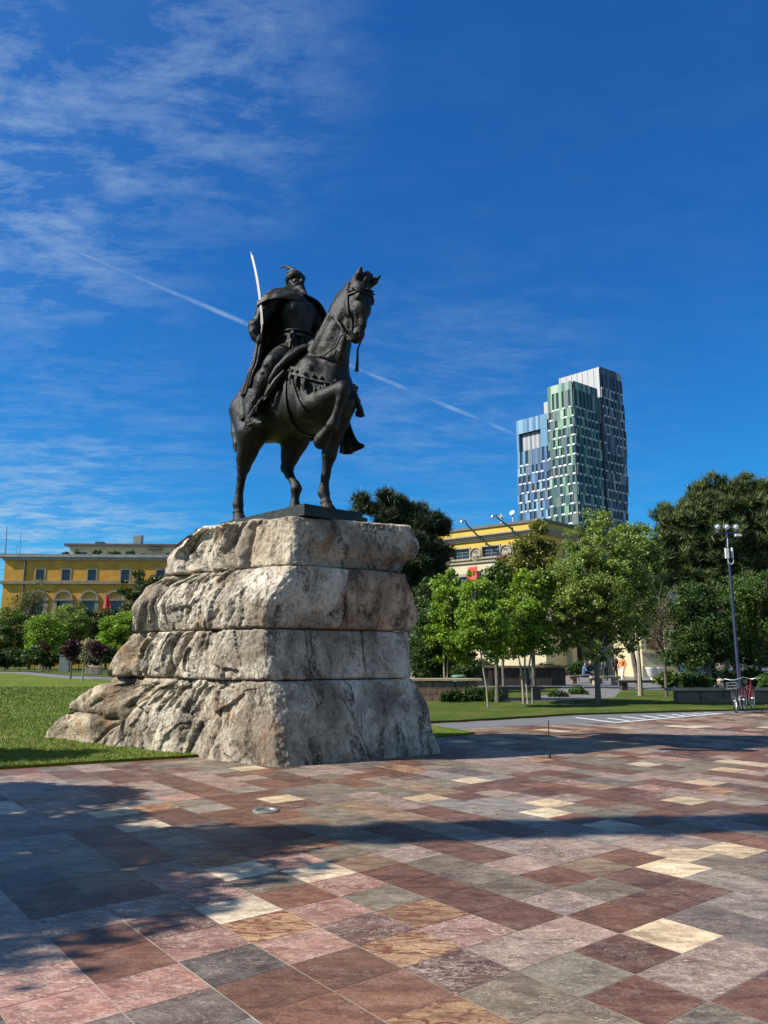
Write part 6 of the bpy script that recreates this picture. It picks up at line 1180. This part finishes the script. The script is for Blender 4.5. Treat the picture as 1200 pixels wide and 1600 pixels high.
# green litter bin, retaining wall, stone benches, walls
p = P(717, 1076, 32); b = empty('litter_bin', (p.x, 32, .05)); tag(b, 'light green round litter bin among dark shrubs', 'litter bin'); MB().lathe((0,0,0), [(.24,.18),(.27,.75),(.28,.78)], 20).tube([(0,0,0),(0,0,.3)], .05, 8).build('drum', [M_binG], b, smooth=True); MB().lathe((0,0,.78), [(.31,0),(.32,.04),(.26,.10),(.24,.06)], 20).build('lid', [M_binG], b, smooth=True); MB().box((0,-.27,.5), (.2,.03,.16)).build('plate', [M_box], b)
p = P(672, 1085, 29.2); w = empty('retaining_wall', (p.x, 29.2, .03)); tag(w, 'low brown stone retaining wall with pale coping beside the rock', 'wall'); m = MB()
for r in range(3):
    for k in range(8): m.box((-1.4+k*.42+(r % 2)*.2, 0, .13+r*.24), (.40,.5,.225))
m.build('stonework', [M_wallst], w, bevel=.012); MB().box((.1,0,.80), (3.6,.62,.09)).build('coping', [M_conc], w, bevel=.01)
def bench(label, u, v, D, L, rz, mat, group=None):
    p = P(u, v, D); r = empty('stone_bench', (p.x, D, .02), rz); tag(r, label, 'bench', group); MB().box((0,0,.44), (L,.5,.12)).build('seat', [mat], r, bevel=.015)
    for k in (-1, 1): MB().box((k*(L/2-.3),0,.19), (.28,.42,.38)).build('leg', [mat], r, bevel=.01)
    return r
bench('brown stone bench on the path between the young tree stems', 812, 1092, 30.6, 1.9, .15, M_wallst); bench('white topped stone bench right of the large maple trunk', 945, 1062, 46, 1.7, 0, M_conc); bench('dark low stone bench before the entrance steps', 1018, 1070, 38.5, 3.4, .05, M_darkst); bench('brown stone bench under the seated person', 916, 1062, 48, 2.2, .1, M_wallst)
p = P(765, 1062, 45); w = empty('dark_wall', (p.x, 45, .02)); tag(w, 'long dark planter wall in the shade behind the young trees', 'wall'); MB().box((0,0,.5), (8.6,.5,1.0)).build('wall_body', [M_darkst], w); MB().box((0,0,1.06), (9.0,.8,.12)).build('coping', [M_wallst], w); 
for k in range(5): MB().box((-3.6+1.8*k,-.30,.48), (.25,.12,.94)).build('pier', [M_darkst], w)
p = P(1170, 1088, 28.6); w = empty('seat_wall', (p.x, 28.6, .02), .06); tag(w, 'long low pale stone seat wall behind the bicycles at the right', 'wall'); m = MB()
for k in range(9): m.box((-2.3+k*.85,0,.22), (.83,.4,.40))
m.build('blocks', [M_wallst], w, bevel=.012); MB().box((1.1,0,.49), (8.2,.55,.10)).build('coping', [M_conc], w, bevel=.01)
p = G(1128, 1096); pst = empty('stone_post', (p.x, p.y, .02)); tag(pst, 'grey square stone post at the lawn end near the bicycles', 'post'); MB().box((0,0,.36), (.20,.20,.72), top=.9).build('shaft', [M_conc], pst, bevel=.015); MB().lathe((0,0,.72), [(.12,0),(.13,.04),(.09,.09),(.02,.11)], 14).build('cap', [M_conc], pst, smooth=True)
for i, (u, lb) in enumerate([(1018.5,'white urn planter before the cream pavilion, the left one'), (1029.5,'white urn planter before the cream pavilion, the right one')]):
    p = P(u, 1056, 50); r = empty('urn_planter', (p.x, 50, .02)); tag(r, lb, 'planter', 'white urn planters'); MB().lathe((0,0,0), [(.22,0),(.24,.10),(.12,.16),(.10,.30),(.26,.48),(.34,.85),(.38,.9),(.38,.96),(.32,.96)], 20).build('urn', [M_urn], r, smooth=True); MB().lathe((0,0,.96), [(.31,-.1),(.30,-.03),(.05,.02)], 14).build('soil', [M_soil], r)
for i, (u, v, D, s, lb) in enumerate([(7,1044,118,(1.1,1,1.5),'dark grey stone cube at the far left of the path'), (70,1047.5,95,(1.3,1,.95),'pale stone cube on the path behind the leftmost purple tree'), (140,1053,72,(.7,.6,.8),'pale stone cube, the left of two close together by the path'), (148,1054,70,(.8,.6,.75),'pale stone cube, the right of two close together by the path')]):
    p = P(u, v, D); item('stone_cube', lb, 'stone seat', MB().box((0,0,s[2]/2), s), [M_darkst if i == 0 else M_conc], (p.x, D, .03), .1, bevel=.04, group='stone cubes along the left path')
p = P(101, 1050, 80); item('cabinet', 'tall grey green utility cabinet beside the middle purple tree', 'utility cabinet', MB().box((0,0,.85), (1.0,.6,1.65)).box((0,0,1.71), (1.1,.7,.07)).box((.3,-.31,.9), (.05,.03,.2)), [material('cabinet_paint', speck((.17,.20,.18), .2, 2, .6))], (p.x, 80, .04), 0, bevel=.02)
# small railing seen under the trees on the right
p = P(1185, 1055, 34); m = MB()
for k in range(12): m.tube([(-2.2+.4*k,0,0),(-2.2+.4*k,0,.95)], .018, 5)
m.tube([(-2.3,0,.95),(2.4,0,.95)], .035, 6); m.tube([(-2.3,0,.5),(2.4,0,.5)], .02, 6); item('railing', 'thin pale railing in the shade behind the right hedge', 'railing', m, [M_wframe], (p.x, 34, .02))

# people
def person(label, loc, rz, pose, top, legs, hair, S_=1.0, bag=None):
    r = empty('person', loc, rz); tag(r, label, 'person'); r.scale = (S_,S_,S_); h = .016
    B = Field((-.55,-.75,-.02), (.55,.55,1.85), h); J_ = Field((-.55,-.75,-.02), (.55,.55,1.85), h); T_ = Field((-.55,-.75,-.02), (.55,.55,1.85), h)
    if pose == 'sit': hipz, kn, an = .52, -.44, -.42; hip = (0,0,.55); sh = 1.08; lean_ = -.10
    else: hip = (0,0,.93); sh = 1.42; lean_ = 0.0
    n_ = Vector((0, lean_, sh+.08)); hd = Vector((0, lean_-.03, sh+.24))
    B.cap(n_-Vector((0,0,.05)), n_+Vector((0,0,.08)), .05, .05, .03); B.ell(hd, (.078,.098,.118), .02); B.ell(hd+Vector((0,-.098,-.01)), (.014,.02,.02), .012); B.ell(hd+Vector((0,-.08,-.065)), (.04,.03,.03), .02)
    for s in (-1,1): B.ell(hd+Vector((s*.08,.01,0)), (.014,.02,.028), .008); B.ell(hd+Vector((s*.03,-.088,.02)), (.012,.01,.008), .004, op='sub')
    J_.cap((0,lean_*.2,hip[2]+.02), (0,lean_*.8,sh-.14), .135, .165, .05, 1.0); J_.cap((-.14,lean_,sh-.02), (.14,lean_,sh-.02), .065, .065, .05)
    for s in (-1,1):
        if pose == 'stand': k = Vector((s*.10,-.01*s,.50)); f = Vector((s*.11,.02,.08)); el = Vector((s*.27,.02,sh-.30)); wr = Vector((s*.25,-.08,sh-.54))
        elif pose == 'walk': k = Vector((s*.09,-.10 if s > 0 else .02,.50)); f = Vector((s*.09,-.20 if s > 0 else .24,.08)); el = Vector((s*.26,.06*s,sh-.29)); wr = Vector((s*.24,-.10+.06*s,sh-.52))
        else: k = Vector((s*.13,-.44,.53)); f = Vector((s*.13,-.42,.08)); el = Vector((s*.24,lean_-.10,sh-.26)); wr = Vector((s*.10,lean_-.28,sh-.34))
        T_.chain([((s*.085,0,hip[2]-.02),.095), (k,.068), (f+Vector((0,0,.04)),.050)], .03); B.cap(f, f+Vector((0,-.02,-.01)), .042, .042, .02)
        T_.chain([(f+Vector((0,.03,-.035)),.042), (f+Vector((s*.01,-.13,-.045)),.034)], .02)
        J_.chain([((s*.17,lean_,sh-.03),.062), (el,.048), (wr,.038)], .03); B.ell(wr+(wr-el).normalized()*.06, (.030,.034,.045), .01)
        for q in range(5): dd = (wr-el).normalized(); B.cap(wr+dd*.08+Vector((.0,(q-2)*.013,0)), wr+dd*(.15 if q else .11)+Vector((0,(q-2)*.014-.01,-.005)), .0085, .007, .004)
    T_.cap((-.05,0,hip[2]-.01), (.05,0,hip[2]-.01), .115, .115, .04)
    o = link('body', B.mesh('body'), [material('skin', color=(.42,.26,.18), rough=.55)] if 'skin' not in bpy.data.materials else [bpy.data.materials['skin']], r, smooth=True)
    link('jacket', J_.mesh('jacket'), [top], r, smooth=True); link('trousers', T_.mesh('trousers'), [legs], r, smooth=True)
    Hf = Field((-.2,-.4,.9), (.2,.3,1.95), .012); Hf.ell(hd+Vector((0,.022,.025)), (.090,.098,.112), .02); Hf.f = np.maximum(Hf.f, -(np.sqrt((Hf.ax[0][:,None,None]-hd.x)**2+(Hf.ax[1][None,:,None]-hd.y+.07)**2+(Hf.ax[2][None,None,:]-hd.z+.05)**2)-.088)); link('hair', Hf.mesh('hair'), [hair], r, smooth=True)
    return r
def cl(n, c): return material(n, speck(c, .25, 12, .85))
K_ = cl('black_cloth', (.02,.02,.024)); N_ = cl('navy_cloth', (.03,.045,.09)); O_ = cl('orange_cloth', (.60,.20,.04)); Wh = cl('white_cloth', (.6,.58,.52)); Jn = cl('blue_denim', (.06,.10,.18)); Gr = cl('grey_cloth', (.12,.12,.13)); Hd = cl('dark_hair', (.02,.014,.01)); Hl = cl('light_hair', (.20,.13,.07))
for (u, D, rz, pose, a, b, h, lb, z) in [(973,52,-60,'walk',O_,Wh,Hl,'person in an orange top and pale trousers walking past the benches',.02), (962,56,20,'stand',K_,K_,Hd,'person all in black standing just left of the one in orange',.02), (946,54,200,'stand',Gr,K_,Hd,'person in a grey jacket standing with back turned beside the maple trunk',.02), (912,47.8,70,'sit',Jn,N_,Hd,'person in a blue denim jacket sitting sideways on the brown bench',0.0), (922,48.0,0,'sit',K_,K_,Hd,'person in black sitting beside the one in denim on the brown bench',0.0)]:
    p = P(u, 1050, D); person(lb, (p.x, D, z), math.radians(rz), pose, a, b, h)
